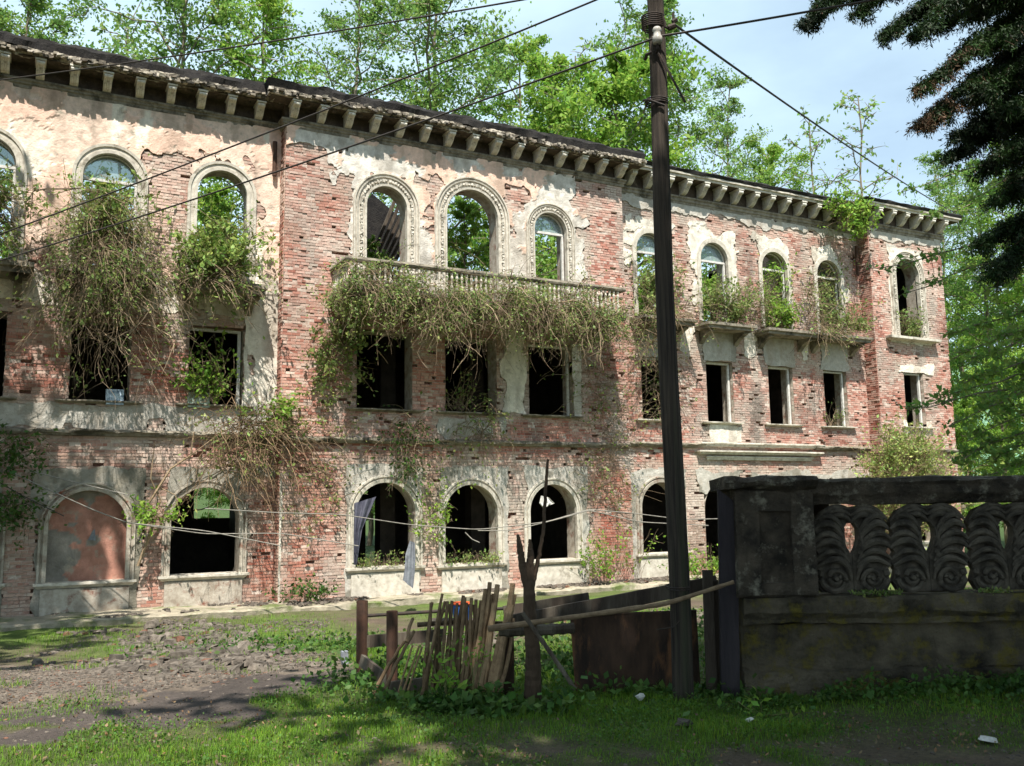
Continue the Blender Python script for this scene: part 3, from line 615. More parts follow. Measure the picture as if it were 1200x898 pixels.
for w, x0, x1, yf in WINGS:
    for (c, wd_, b, t, k) in OPEN[w]:
        if c < -2: continue
        if k == 0: sill(c-wd_/2-.12, c+wd_/2+.12, yf-.03, b, .11, .06, 'trim' if w in 'RP' else 'trim_dark')
        if k in (1, 2) and b < 0:
            sill(c-wd_/2-.08, c+wd_/2+.08, yf-.03, b, .10, .10, 'trim', 'ledge_moulding')
            a = MB(); a.box(c-wd_/2-.06, c+wd_/2+.06, yf-.075, yf+.02, ZB-.1, b-.12, jit=.004); a.build('apron_panel', M['reveal'] if w == 'L' else M['trim'], BLD, bt)
        if k == 1 and w == 'P' and b > 4: sill(c-.85, c+.85, yf-.03, b-.02, .24, .16, 'trim')
# arch surrounds
def surround(o, yf, sec, m_, nm='window_surround', zcut=None, n=22):
    c, w, b, t, k = o; P = np.array(arch_path(o, n)); 
    if zcut is not None: P[0, 1] = P[-1, 1] = zcut
    s_ = t-w/2; a = MB(); V = []
    for x, z in P:
        if z <= s_+1e-6: nrm_ = np.array([-1. if x < c else 1., 0])
        else: nrm_ = np.array([x-c, z-s_])/math.hypot(x-c, z-s_)
        V.append([[x+nrm_[0]*d, yf-p, z+nrm_[1]*d] for d, p in sec])
    V = np.array(V); n_, k_ = V.shape[:2]; i = np.arange(n_-1)[:, None]*k_+np.arange(k_-1)[None]
    a.add(V, np.stack([i, i+1, i+k_+1, i+k_], -1).reshape(-1, 4)); return a, P, s_
PLAIN = [(-.03, -.05), (-.03, .06), (.03, .065), (.035, .045), (.10, .045), (.105, .07), (.16, .075), (.165, .03)]
ORN = [(-.02, -.05), (-.02, .075), (.025, .08), (.03, .05), (.17, .05), (.175, .085), (.20, .09), (.205, .06), (.24, .06), (.245, .095), (.275, .095), (.28, .03)]
GRD = [(-.02, -.05), (-.02, .06), (.05, .07), (.055, .03), (.09, .03), (.095, .065), (.13, .065), (.135, .02)]
for w, x0, x1, yf in WINGS:
    for o in OPEN[w]:
        c, wd_, b, t, k = o
        if c < -2 or k not in (1, 2): continue
        orn = (w == 'C' and b > 0) or (w == 'P' and b > 4)
        if b > 0 and w == 'R': sec = [(-.02, -.05), (-.02, .055), (.10, .06), (.105, .03)]
        elif orn: sec = ORN if w == 'C' and c < 10 else [(d*.75, p) for d, p in ORN]
        else: sec = PLAIN if b > 0 else GRD
        a, P, s_ = surround(o, yf-.02, sec, None, zcut=b-(.0 if b > 0 else 0))
        if orn:  # carved leaf-and-bead band
            r = wd_/2+(.10 if (w == 'C' and c < 10) else .075); run = [(c-r, z) for z in np.arange(b+.05, s_, .07)]+[(c-r*math.cos(q), s_+r*math.sin(q)) for q in np.arange(0, PI, .07/r)]+[(c+r, z) for z in np.arange(s_, b, -.07)]
            for i_, (x, z) in enumerate(run):
                rr = .022 if i_ % 2 else .03
                a.box(x-rr, x+rr, yf-.02-.085, yf-.05, z-rr, z+rr, jit=.012)
        a.build('window_surround', M['trim'] if w in 'CP' or b > 0 else M['reveal'], BLD, bt)
# timber frames left in some windows
def frame(o, yf, glass=True, half=True, mull=False):
    c, w, b, t, k = o; s_ = t-w/2; a = MB(); y = yf+.10; h = w/2
    if k == 1:
        tr = s_-.02
        a.tube([[c-(h-.03)*math.cos(q), y, s_+(h-.03)*math.sin(q)] for q in np.linspace(0, PI, 16)], .022, 4)
        a.box(c-h, c+h, y-.035, y+.03, tr-.035, tr+.02)
        a.box(c+h-.07, c+h-.02, y-.03, y+.03, b, tr-.036)
        if half: a.box(c-h+.02, c-h+.06, y-.03, y+.03, b, tr-.036)
        if mull: a.box(c-.02, c+.02, y-.025, y+.025, b+.8, tr-.036)
    else:
        a.box(c+h-.09, c+h-.03, y-.03, y+.03, b, t); a.box(c-h+.01, c+h-.091, y-.03, y+.03, t-.05, t-.002)
        if half: a.box(c-h+.012, c-h+.06, y-.03, y+.03, b, t-.051)
    fr = a.build('window_frame', M['white'], BLD, bt)
    if glass and k == 1:
        gl = MB(); pts = [[c-(h-.05)*math.cos(q), y, s_+(h-.05)*math.sin(q)] for q in np.linspace(0.03, PI-.03, 16)]; n = len(pts)
        gl.add(pts+[[p[0], p[1]+.006, p[2]] for p in pts], [tuple(range(n)), tuple(range(n, 2*n))[::-1]]); gl.build('pane', M['glass'], fr, bt)
T = {w[0]: w[3] for w in WINGS}
for o, w, g_, h_ in ((OPEN['L'][4], 'L', True, True), (OPEN['L'][6], 'L', True, False), (OPEN['C'][2], 'C', True, False)):
    frame(o, T[w], g_, h_)
for i_, o in enumerate(OPEN['R'][0:8]):
    if o[4] == 1: frame(o, T['R'], i_ < 4, i_ % 4 == 0)
    else: frame(o, T['R'], False, i_ % 4 == 1)
frame(OPEN['P'][1], T['P'], False, False); frame(OPEN['C'][5], T['C'], False, False); frame(OPEN['L'][9], T['L'], False, False)

# balconies
def balcony(x0, x1, yf, z, p, th=.14, ncon=2, rail=False, rough=.02):
    a = MB(); sweep_plan(a, [(x0, yf+.1), (x0, yf-p), (x1, yf-p), (x1, yf+.1)], [(-p*.48, z-th*1.1), (-.05, z-th), (-.03, z-th*.55), (.03, z-th*.45), (.03, z), (-p*.48, z+.02)], .05, rough, int(abs(x0)*7)+2)
    a.box(x0+.02, x1-.02, yf-p+.03, yf+.02, z-th*1.0, z+.01)
    bo = a.build('balcony', M['trim_dark'], BLD, bt)
    for i_ in range(ncon):
        x = x0+.22+(x1-x0-.44)*i_/max(1, ncon-1); b_ = MB(); hw = .07
        prof = [(0, 0), (-p*.75, 0), (-p*.78, -.06), (-p*.5, -.12), (-p*.28, -.2), (-p*.1, -.31), (0, -.34)]; n = len(prof)
        v = [[x-hw, yf+q, z-th-.002+r] for q, r in prof]+[[x+hw, yf+q, z-th-.002+r] for q, r in prof]
        b_.add(v, [tuple(range(n)), tuple(range(n, 2*n))[::-1]]+[(k, k+n, (k+1) % n+n, (k+1) % n) for k in range(n)])
        b_.build('bracket', M['trim_dark'], bo, bt)
    if rail:
        a = MB(); zr = z+.62
        for pa in ([(x0+.06, yf), (x0+.06, yf-p+.08), (x1-.06, yf-p+.08), (x1-.06, yf)],):
            sweep_plan(a, pa, [(-.08, zr-.09), (.05, zr-.09), (.07, zr-.05), (.05, zr), (-.08, zr)], .07, .012, 5)
        a.build('handrail', M['trim_dark'], bo, bt)
        mb = MB(); prf = [(.03, 0), (.03, .03), (.018, .05), (.034, .14), (.036, .19), (.02, .27), (.018, .33), (.034, .40), (.02, .45), (.03, .47), (.03, .52)]
        mb.tube([[0, 0, z_] for _, z_ in prf], [r_ for r_, _ in prf], 7); first = mb.build('baluster', M['trim'], bo, lambda v: v*S, smooth=False)
        spots = [(x, yf-p+.08) for x in np.arange(x0+.16, x1-.1, .115)]+[(x0+.07, y_) for y_ in np.arange(yf-p+.2, yf-.05, .12)]
        for k, (x, y_) in enumerate(spots):
            o = first if k == 0 else link('baluster', first.data, bo); o.location = bpt(x, y_, z+.005)
    return bo
balcony(5.55, 12.35, 18.5, 4.42, 1.15, .16, 5, True)
for x0, x1 in ((13.42, 15.05), (15.45, 17.05), (17.5, 19.4), (19.46, 21.45)): balcony(x0, x1, 18.75, 4.64, .62, .15, 2, rough=.045)
balcony(-1.7, .0, 18.83, 4.45, .7, .2, 2); balcony(.42, 2.1, 18.83, 4.45, .7, .2, 2); balcony(2.55, 4.15, 18.83, 4.45, .7, .2, 2)
# rain pipe ends and fallen roof timbers
a = MB(); a.tube([[4.40, 18.70, 7.7], [4.40, 18.70, 6.95]], .05, 8); a.build('drainpipe', M['rust_post'], BLD, bt)
a = MB(); a.tube([[21.6, 18.6, 7.5], [21.6, 18.6, 6.6]], .05, 8); a.build('drainpipe', M['rust_post'], BLD, bt)
for k in range(9):
    a = MB(); x = 6.9+k*.09; a.box(x, x+.07, 20.6+k*.04, 20.68+k*.04, 0, 3.4, M=Matrix.Rotation(0, 4, 'X'))
    a.build('roof_timber', M['old_wood'], BLD, lambda v, k=k: bt((v-np.array([7.2, 20.8, 0]))@np.array(Matrix.Rotation(.38+.02*k, 3, 'Y')).T+np.array([6.9, 20.8, 4.5])))
a = MB(); a.box(6.9, 8.4, 21.6, 21.7, 6.0, 7.6); a.build('roof_timber', M['tar'], BLD, lambda v: bt((v-np.array([7.6, 21.6, 6.8]))@np.array(Matrix.Rotation(.6, 3, 'Y')).T+np.array([7.7, 21.6, 6.9])))
#SECTION3
# ------------------------------------------------------------------ places: lateral a / depth d of the site axes through the camera
def AD(a, d, z=0.0): return np.array([a*math.cos(YAW)+d*math.sin(YAW), -a*math.sin(YAW)+d*math.cos(YAW), z])
def at(px, py, d):
    """the point d metres in front of the camera on the sight line of a photo pixel"""
    v = F_*FPX+R_*(px-600)+U_*(449-py); t = d/(v[0]*math.sin(YAW)+v[1]*math.cos(YAW)); return np.array([0, 0, EYE])+v*t
def atY(px, py, y):
    v = F_*FPX+R_*(px-600)+U_*(449-py); return np.array([0, 0, EYE])+v*(y/v[1])
NROT = -YAW
def loc_tf(base, rz=0.0):
    b = np.array(base, float); c, s_ = math.cos(-rz), math.sin(-rz); Rm = np.array([[c, -s_, 0], [s_, c, 0], [0, 0, 1]])
    return lambda v: (np.asarray(v, float)-b)@Rm.T

# ------------------------------------------------------------------ trees behind the ruin
def tree_mesh(seed, h, crown_r, crown_lo, nleaf, leaf_sz, lean=.05, tier=True, airy=1.0, limbs=34, tr=.18):
    r = np.random.default_rng(seed); tm = MB(); lm_ = MB()
    n = 12; tz = np.linspace(0, h, n); drift = np.cumsum(r.normal(0, lean*h/n, (n, 2)), 0)
    T_ = np.stack([drift[:, 0], drift[:, 1], tz], 1); tm.tube(T_, np.linspace(tr, .02, n), 8)
    pts = []; per = max(1, nleaf//limbs)
    for k in range(limbs):
        f = crown_lo+(1-crown_lo)*((k+r.uniform(0, 1))/limbs)**.9; f = min(f, .985); z = f*h; o = np.array([np.interp(z, tz, T_[:, 0]), np.interp(z, tz, T_[:, 1]), z])
        az = k*2.4+r.uniform(-.5, .5); q = (f-crown_lo)/(1-crown_lo); ln = crown_r*(math.sin(PI*min(1, .22+.75*q))**.8)*r.uniform(.55, 1.15)+.3
        d = np.array([math.cos(az), math.sin(az), .35+.9*q]); d /= np.linalg.norm(d); m_ = 7; t = np.linspace(0, 1, m_)[:, None]
        P = o+d*ln*t+np.array([0, 0, -.22*ln])*t**2*1.1+np.cumsum(r.normal(0, .035*ln, (m_, 3)), 0)*(t > 0)
        tm.tube(P, np.linspace(.035*ln/crown_r*tr/.18+.012, .008, m_), 4, cap=False)
        nt_ = 7; 
        for b in range(nt_):
            s_ = .25+.75*(b+r.uniform(0, 1))/nt_; p0 = np.array([np.interp(s_, t[:, 0], P[:, i]) for i in range(3)])
            dd = d*.5+r.normal(0, .8, 3); dd[2] = dd[2]*.45+.15; dd /= np.linalg.norm(dd); l2 = ln*.38*r.uniform(.5, 1.2)
            Q = p0+dd*l2*np.linspace(0, 1, 4)[:, None]+np.array([0, 0, -.1*l2])*np.linspace(0, 1, 4)[:, None]**2
            tm.tube(Q, np.linspace(.014, .005, 4), 3, cap=False)
            c = int(per/nt_*r.uniform(.5, 1.5)); u = r.uniform(.15, 1.05, c)[:, None]
            pts.append(p0+dd*l2*u+r.normal(0, 1, (c, 3))*np.array([.2, .2, .09])*l2*airy)
    P = np.concatenate(pts); leaves(lm_, P, leaf_sz, r, up=.5, colv=.28)
    return tm, lm_
TREES = {}
def tree_kind(key, leafm, barkm, *a, **k):
    tm, lm_ = tree_mesh(*a, **k); TREES[key] = [tm, lm_, leafm, barkm, None, None]
def put_tree(key, x, y, rz, sc, label, group=None, z=None, name='deciduous_tree'):
    K = TREES[key]; z = float(gz(x, y)) if z is None else z
    t = thing(name, label, 'tree', (x, y, z-.1), rz, group); t.scale = (sc, sc, sc)
    if K[4] is None: K[4] = K[0].build('trunk', M[K[3]], t); K[5] = K[1].build('crown', M[K[2]], t)
    else: link('trunk', K[4].data, t); link('crown', K[5].data, t)
    return t
tree_kind('a', 'leaf', 'bark', 11, 15, 3.4, .28, 27000, .105, tr=.12, airy=1.15, limbs=40)
tree_kind('b', 'leaf_bright', 'bark', 12, 14, 3.0, .22, 24000, .105, tr=.12, airy=1.15, limbs=40)
tree_kind('c', 'leaf', 'bark', 13, 17, 3.0, .30, 16000, .10, airy=1.35, tr=.12)
tree_kind('d', 'leaf_bright', 'bark', 14, 11, 3.2, .12, 27000, .13)
tree_kind('e', 'leaf', 'bark', 15, 14, 1.6, .45, 700, .15, airy=1.5, limbs=22, tr=.07)
tree_kind('f', 'leaf_bright', 'bark', 16, 5.2, 1.5, .12, 5200, .15, tr=.06, limbs=26)
BT_ = [  # key, px of trunk, y depth plane, wanted top py, label
 ('a', 20, 36, 5, 'pale green tree top at the far left above the ruin'), ('e', 160, 40, 40, 'thin airy tree with small separate tufts left above the roof'),
 ('a', 235, 34, -60, 'broad bright tree rising above the left wing roof'), 
 ('b', 300, 33, 20, 'low dense tree just above the left roof joint'), ('c', 395, 34, -30, 'slender tree with visible pale trunk above the middle wing'),
 ('a', 520, 35, -70, 'tallest full green tree behind the middle wing'), ('b', 600, 39, 75, 'small green tree low behind the middle of the roof'),
 ('b', 645, 36, 85, 'light green bushy tree left of the pole'), ('a', 760, 36, 22, 'tall tree with several pale stems right behind the pole'),
 ('d', 725, 35, 92, 'leafy tree beside the pole above the roof'), ('c', 850, 42, 115, 'blue green airy tree right of the pole'), ('b', 905, 40, 185, 'rounded tree low above the right wing roof'),
 ('e', 1010, 38, 125, 'nearly bare sapling standing up above the roof corner'), ('e', 940, 40, 150, 'thin bare sapling above the right wing'), ('e', 670, 36, 70, 'thin bare sapling beside the bushy tree left of the pole')]
HT = {'a': 15, 'b': 14, 'c': 17, 'd': 11, 'e': 14}
for i_, (k, px, y, py, lb) in enumerate(BT_):
    p = atY(px, py, y); z0 = float(gz(p[0], y)); sc = (p[2]-z0)/HT[k]*1.02
    put_tree(k, p[0], y, i_*1.7, sc, lb, 'trees rising behind the ruin')
# lower thicket seen through the windows
WN = ['the leftmost upper window', 'the second upper window from the left', 'the brick pier side of the second upper window', 'the third upper window', 'nothing but the roof line at the wing joint', 'the first ornate arched window', 'the wall gap right of the first ornate window', 'the middle ornate arched window', 'the third arch beside the middle one',
      'the small glazed window over the balcony', 'the upper window hidden by the pole', 'the first glazed window right of the pole', 'the second glazed window right of the pole', 'the third glazed window right of the pole', 'the glazed window beside the corner pavilion', 'the arched window of the corner pavilion']
for i_, (px, py, lb) in enumerate(((222, 612, 'sunlit tree far behind, seen through the second ground arch'), (432, 632, 'sunlit tree far behind, seen through the first middle arch'))):
    p = atY(px, py, 43.0); put_tree('d', p[0], 43.0, 1.0+i_, .8, lb, 'thicket behind the windows')
for i_, px in enumerate((30, 105, 175, 255, 350, 430, 490, 560, 610, 660, 745, 800, 835, 905, 965, 1040)):
    if i_ in (2, 3, 4, 5, 6): continue
    y = 33.0+(i_*7 % 5)*.7; p = atY(px, 300, y); put_tree('d', p[0], y, i_*2.1, 1.0+.06*(i_ % 3), 'bushy tree behind the ruin, seen through '+WN[i_], 'thicket behind the windows')
# right-hand trees beside the ruin
for i_, (k, px, y, py, lb) in enumerate([('a', 1150, 27, 195, 'tree with layered light green sprays right beside the ruin'), ('b', 1205, 24, 160, 'dense light green tree at the right edge of the view'), ('d', 1120, 33, 330, 'low tree directly behind the right corner of the ruin'),
      ('d', 1165, 23, 420, 'bushy green tree low behind the balustrade'), ('d', 1240, 21, 400, 'bushy tree outside the right edge beyond the balustrade'), ('c', 1090, 40, 180, 'airy tree behind the right corner of the roof'), ('d', 1190, 28, 330, 'broad low tree filling the gap right of the ruin'), ('d', 1130, 26, 470, 'small bushy tree at the foot of the right corner')]):
    p = atY(px, py, y); z0 = float(gz(p[0], y)); put_tree(k, p[0], y, 2.0+i_, (p[2]-z0)/HT[k], lb, 'trees right of the ruin')
# wooded hills far behind
hm = MB(); th = np.linspace(-.9, 2.2, 90); rr = np.linspace(190, 420, 14); V = []
for j, r_ in enumerate(rr):
    zz = 62*np.sin(PI*j/13*.5)*(1+.25*fbm(th*6, th*0+j*.1, 1, 4, 3)); V.append(np.stack([r_*np.sin(th), r_*np.cos(th), zz-2], 1))
V = np.array(V); i = np.arange(13)[:, None]*90+np.arange(89)[None]; hm.add(V, np.stack([i, i+1, i+91, i+90], -1).reshape(-1, 4))
hm.build('hills', M['hill'], smooth=True, kind='structure')
# trees on the camera's side of the road: they stand outside the picture and shade the foreground
tree_kind('s', 'leaf_dark', 'bark_dark', 31, 16, 4.8, .46, 10500, .42, tr=.3, limbs=50)
for i_, (x, y, sc, lb) in enumerate([(-6.0, -5.6, 1.0, 'large shade tree behind the viewer on the left'), (2.6, -1.6, 1.0, 'large shade tree right behind the viewer'), (-6.0, 13.8, 1.2, 'large shade tree left of the view'),
                                   (7.5, -1.0, 1.0, 'large shade tree right of the viewer'), (3.5, -9.5, 1.1, 'shade tree farther behind the viewer'), (-3.5, -12.0, 1.2, 'shade tree farthest behind the viewer'), (11.5, -7.0, 1.1, 'shade tree farther behind on the right'), (14.5, .5, 1.1, 'shade tree standing along the road on the right'), (-10.5, 3.0, 1.0, 'shade tree standing along the road on the left'), (-12.5, 15.5, 1.1, 'second large shade tree left of the view')]):
    put_tree('s', x, y, 1.3*i_, sc, lb, 'shade trees on the near side', name='shade_tree')

# ------------------------------------------------------------------ climbing plants and brush on the ruin (building units)
def brush(name, label, anchors, n, length, rad=.008, grav=.6, spread=.8, out=.4, nleaf=6, leaf=.075, twigc=(1, 1, 1), leafm='leaf_vine', seed=1, upfirst=.2, tint=None, lf_from=.2, group='plants growing over the ruin', units=True, cat='climbing plant', wav=.22, sub=.5, lspread=.05, main=0, lf_to=1.0):
    """anchors: list of ((x,y,z),(sx,sy,sz)) boxes the stems start in"""
    r = np.random.default_rng(seed); tw = MB(); lf = MB(); LP = []
    for k in range(n):
        (c, s_) = anchors[k % len(anchors)]; p = np.array(c)+r.uniform(-1, 1, 3)*np.array(s_); L_ = length*r.uniform(.25, 1.15); m_ = 9; st = L_/m_
        d = np.array([r.normal(0, spread), -abs(r.normal(0, out))-.05, upfirst+r.normal(0, .25)]); d /= np.linalg.norm(d)+1e-6; P = [p]; 
        for j in range(m_):
            d = d+np.array([r.normal(0, wav), r.normal(0, wav)*.7, -grav*.33+r.normal(0, wav*.7)]); d /= np.linalg.norm(d); P.append(P[-1]+d*st)
        P = np.array(P); g_ = r.uniform(.55, 1.15); R0 = rad*(2.6 if k < main else 1)*r.uniform(.7, 1.3)
        tw.tube(P, np.linspace(R0, R0*.35, len(P)), 3, np.array(twigc)*g_, cap=False)
        if r.uniform() < sub:
            for q in range(3):
                j = r.integers(2, m_); dd = (P[j]-P[j-1])/st+r.normal(0, .7, 3); dd /= np.linalg.norm(dd); l2 = L_*.25*r.uniform(.4, 1.1)
                Q = P[j]+dd*l2*np.linspace(0, 1, 4)[:, None]+np.array([0, 0, -.25*grav*l2])*np.linspace(0, 1, 4)[:, None]**2
                tw.tube(Q, np.linspace(R0*.6, R0*.25, 4), 3, np.array(twigc)*g_, cap=False)
                c_ = r.poisson(nleaf*.35); LP.append(Q[r.integers(0, 4, c_)]+r.normal(0, lspread, (c_, 3)))
        c_ = r.poisson(nleaf); u = r.uniform(lf_from, lf_to, c_)*m_; j = np.minimum(u.astype(int), m_-1); LP.append(P[j]+(P[j+1]-P[j])*(u-j)[:, None]+r.normal(0, lspread, (c_, 3)))
    LP = np.concatenate(LP) if LP else np.zeros((0, 3)); q_ = np.clip(fbm(LP[:, 0], LP[:, 2], 2.6, 4, seed)*1.4+.75, .12, 1) if len(LP) else 0; LP = LP[r.uniform(0, 1, len(LP)) < q_] if len(LP) else LP; k_ = r.uniform(0, 1, len(LP)) < .3; leaves(lf, LP[k_], leaf*1.5, r, up=.3, colv=.4, tint=tint); leaves(lf, LP[~k_], leaf, r, up=.3, colv=.4, tint=tint)
    bx = anchors[0][0]; base = BT(np.array([bx], float))[0] if units else np.array(bx); tf = (lambda v: BT(v)-base) if units else (lambda v: v-base)
    t = thing(name, label, cat, tuple(float(q) for q in base), 0, group)
    tw.build('stems', M['twig'], t, tf); lf.build('foliage', M[leafm], t, tf); return t
GRN = (1.05, 1.1, .9)
brush('hanging_creeper', 'huge tangle of bare tan stems hanging below the second upper window from the left', [((1.25, 18.35, 4.75), (.5, .25, .3)), ((1.15, 18.45, 5.5), (.4, .1, .45)), ((1.1, 18.35, 4.4), (.5, .25, .2)), ((1.2, 18.45, 3.7), (.45, .1, .5))], 560, 2.1, .0065, .85, .28, .2, 11, .055, seed=2, main=20, lf_to=.6, wav=.3)
brush('hanging_creeper', 'leafy creeper covering the left corner window and its small balcony', [((-1.1, 18.3, 5.0), (.5, .25, .5)), ((-.75, 18.4, 5.4), (.3, .15, .4))], 260, 1.2, .008, .6, .5, .35, 10, .075, seed=3)
brush('window_creeper', 'fresh green creeper filling the lower half of the third upper window', [((3.35, 18.6, 5.0), (.38, .12, .5)), ((3.2, 18.3, 4.7), (.45, .25, .12))], 240, 1.0, .007, .25, .35, .3, 16, .08, seed=4, tint=GRN, upfirst=.5)
brush('hanging_creeper', 'creeper trailing diagonally off the third small balcony', [((3.0, 18.15, 4.5), (.6, .2, .12))], 150, 1.2, .008, .5, .6, .2, 7, .075, seed=5)
brush('window_plant', 'green leafy shoots in the lower left window above a pale block', [((3.1, 18.7, 2.15), (.3, .1, .1))], 60, 1.35, .007, -.12, .4, .12, 10, .085, seed=6, upfirst=1.1, leafm='leaf_bright')
brush('window_creeper', 'green leaves on stems standing in the second upper window', [((1.2, 18.6, 4.8), (.4, .1, .2))], 120, 1.5, .008, -.05, .3, .15, 16, .08, seed=7, upfirst=1.0, tint=GRN)
brush('dry_creeper', 'brown dry creeper hanging at the joint of left and middle wings', [((4.2, 18.3, 1.6), (.55, .15, .25)), ((3.8, 18.4, 1.2), (.35, .12, .5))], 260, 1.7, .008, .7, .5, .15, 2.5, .06, seed=8, twigc=(.9, .82, .75))
brush('corner_plant', 'small green plant hanging off the belt at the far left', [((-.2, 18.5, 1.1), (.2, .1, .25))], 50, .8, .007, .5, .4, .25, 12, .07, seed=9, leafm='leaf_dark')
brush('green_tuft', 'green tuft on the belt beside the wing joint', [((4.3, 18.35, 1.75), (.4, .12, .15))], 60, .7, .006, .1, .5, .25, 12, .08, seed=10, upfirst=.5, leafm='leaf_bright')
brush('balcony_brush', 'dense brush spilling over the left third of the long balcony', [((6.3, 17.5, 4.6), (.7, .4, .25)), ((5.95, 17.5, 4.3), (.45, .35, .25))], 340, 1.25, .0066, .62, .6, .4, 17, .052, seed=11, main=10, wav=.36, lf_to=.75)
brush('balcony_brush', 'dense brush with tan twigs hanging off the middle of the long balcony', [((8.2, 17.5, 4.5), (1.2, .45, .24)), ((9.2, 17.35, 4.3), (1.3, .3, .2)), ((7.9, 17.4, 4.2), (.5, .3, .2)), ((9.6, 17.4, 4.4), (.5, .3, .3))], 620, 1.7, .0066, .75, .6, .4, 14, .05, seed=12, main=24, wav=.36, lf_to=.6)
brush('balcony_brush', 'dense brush with long bare ends hanging off the right end of the long balcony', [((10.9, 17.5, 4.5), (.4, .45, .3)), ((11.4, 17.4, 4.15), (.7, .35, .2))], 300, 1.5, .0066, .7, .6, .35, 15, .052, seed=13, main=16, wav=.36, lf_to=.6)
brush('wall_creeper', 'green creeper clinging left of the first dark middle window', [((5.75, 18.35, 3.7), (.3, .08, .5)), ((5.6, 18.35, 2.9), (.3, .08, .5))], 150, .8, .006, .3, .5, .12, 13, .075, seed=14)
brush('window_plant', 'thin branching plant inside the second dark middle window', [((8.5, 18.55, 2.15), (.35, .05, .05))], 34, 1.1, .008, .1, .5, .1, 8, .06, seed=15, upfirst=1.1)
brush('wall_creeper', 'bare climbing stems spread over the brick right of the third middle window', [((12.1, 18.36, 3.4), (.5, .05, .7)), ((12.4, 18.36, 2.0), (.5, .05, .8)), ((12.2, 18.36, .7), (.5, .05, .7))], 230, 1.3, .0065, .25, .7, .05, 3.5, .06, seed=16)
brush('wall_creeper', 'dark creeper trailing down over the first middle arch', [((7.2, 18.3, 1.6), (.45, .08, .2)), ((7.3, 18.3, .9), (.2, .06, .3))], 90, .95, .007, .8, .35, .08, 6, .065, seed=17, leafm='leaf_dark')
brush('wall_creeper', 'thin creeper hanging from the belt above the second middle arch', [((8.9, 18.34, 1.7), (.35, .05, .3))], 60, 1.1, .006, .8, .35, .06, 5, .06, seed=18)
brush('wall_creeper', 'leafy creeper on the brick pier between the first two middle arches', [((7.85, 18.35, .1), (.3, .08, .5)), ((7.7, 18.3, -.4), (.3, .08, .3))], 45, .75, .006, .2, .5, .12, 9, .07, seed=19, leafm='leaf_bright')
brush('wall_creeper', 'creeper scattered over the brickwork left of the first middle arch', [((5.2, 18.34, .2), (.5, .05, .7)), ((5.4, 18.34, 1.3), (.5, .05, .5))], 110, .8, .006, .4, .7, .05, 4, .055, seed=20)
brush('foot_weeds', 'weeds and shoots growing up against the third middle arch pier', [((12.3, 18.1, -1.7), (.7, .15, .1)), ((11.8, 18.0, -1.7), (.4, .15, .1))], 75, 1.2, .006, -.1, .45, .2, 9, .07, seed=21, upfirst=1.2, leafm='leaf_bright')
brush('dry_creeper', 'dry tangled stems around the first small balcony of the right wing', [((14.2, 18.2, 4.8), (.6, .3, .15)), ((13.7, 18.3, 4.2), (.35, .2, .4))], 190, 1.2, .008, .5, .6, .25, 4, .06, seed=22)
brush('window_creeper', 'fine green brush in the first upper window of the right wing', [((14.1, 18.6, 5.0), (.4, .1, .3))], 130, 1.3, .007, -.1, .35, .2, 12, .07, seed=23, upfirst=.9)
brush('window_creeper', 'feathery green brush in the second upper window of the right wing', [((16.3, 18.45, 4.8), (.42, .15, .15))], 150, 1.2, .006, -.05, .4, .25, 14, .065, seed=24, upfirst=.9)
brush('dry_creeper', 'dry brown brush between the second and third upper windows of the right wing', [((17.3, 18.4, 5.3), (.4, .12, .5))], 150, .8, .007, .2, .6, .2, 4, .06, seed=25)
brush('window_creeper', 'bright green shoots at the foot of the third upper window of the right wing', [((18.35, 18.6, 4.8), (.35, .1, .1)), ((18.5, 19.0, 5.0), (.5, .1, .5)), ((18.5, 19.0, 5.8), (.5, .1, .5))], 260, .9, .007, 0, .4, .2, 14, .08, seed=26, upfirst=.8, leafm='leaf_bright')
brush('dry_creeper', 'straggling dry creeper between the third and fourth upper windows of the right wing', [((19.4, 18.4, 5.6), (.35, .12, .7)), ((19.6, 18.2, 4.7), (.6, .25, .1))], 200, 1.0, .0075, .5, .55, .2, 3, .06, seed=27)
brush('window_creeper', 'green brush in the fourth upper window beside the corner pavilion', [((20.5, 18.6, 4.9), (.4, .1, .2)), ((21.0, 18.3, 4.9), (.35, .15, .15)), ((20.7, 19.0, 5.2), (.5, .1, .5)), ((20.7, 19.0, 6.0), (.45, .1, .4))], 260, 1.0, .007, .0, .4, .2, 11, .075, seed=28, upfirst=.7)
brush('cornice_sapling', 'bright green leafy plant sprouting from the cornice beside the corner pavilion', [((20.6, 18.15, 8.4), (.4, .2, .25)), ((20.8, 18.1, 7.9), (.4, .2, .3))], 85, .9, .009, .35, .7, .4, 18, .10, seed=29, upfirst=.6, leafm='leaf_bright', lspread=.09)
brush('window_plant', 'pale brush on the sill of the corner pavilion arched window', [((23.4, 18.4, 4.9), (.4, .1, .1))], 90, .9, .007, 0, .5, .2, 8, .07, seed=30, upfirst=.8)
brush('pale_bush', 'large pale bush in front of the foot of the corner pavilion', [((21.2, 17.3, .5), (.8, .4, .6)), ((20.9, 17.3, -.4), (.8, .4, .7)), ((21.9, 17.3, -.3), (.7, .4, .6))], 1500, 1.5, .008, .1, .5, .4, 12, .07, seed=31, upfirst=1.0, cat='bush', twigc=(1.4, 1.4, 1.3), tint=(1.3, 1.25, 1.2))
brush('sill_weeds', 'low weeds along the sill of the first middle arch', [((6.8, 18.45, -1.2), (.6, .1, .02))], 90, .3, .004, 0, .5, .2, 5, .05, seed=32, upfirst=1)
brush('sill_weeds', 'low weeds along the sill of the second middle arch', [((8.8, 18.45, -1.22), (.6, .1, .02))], 90, .28, .004, 0, .5, .2, 5, .05, seed=33, upfirst=1)
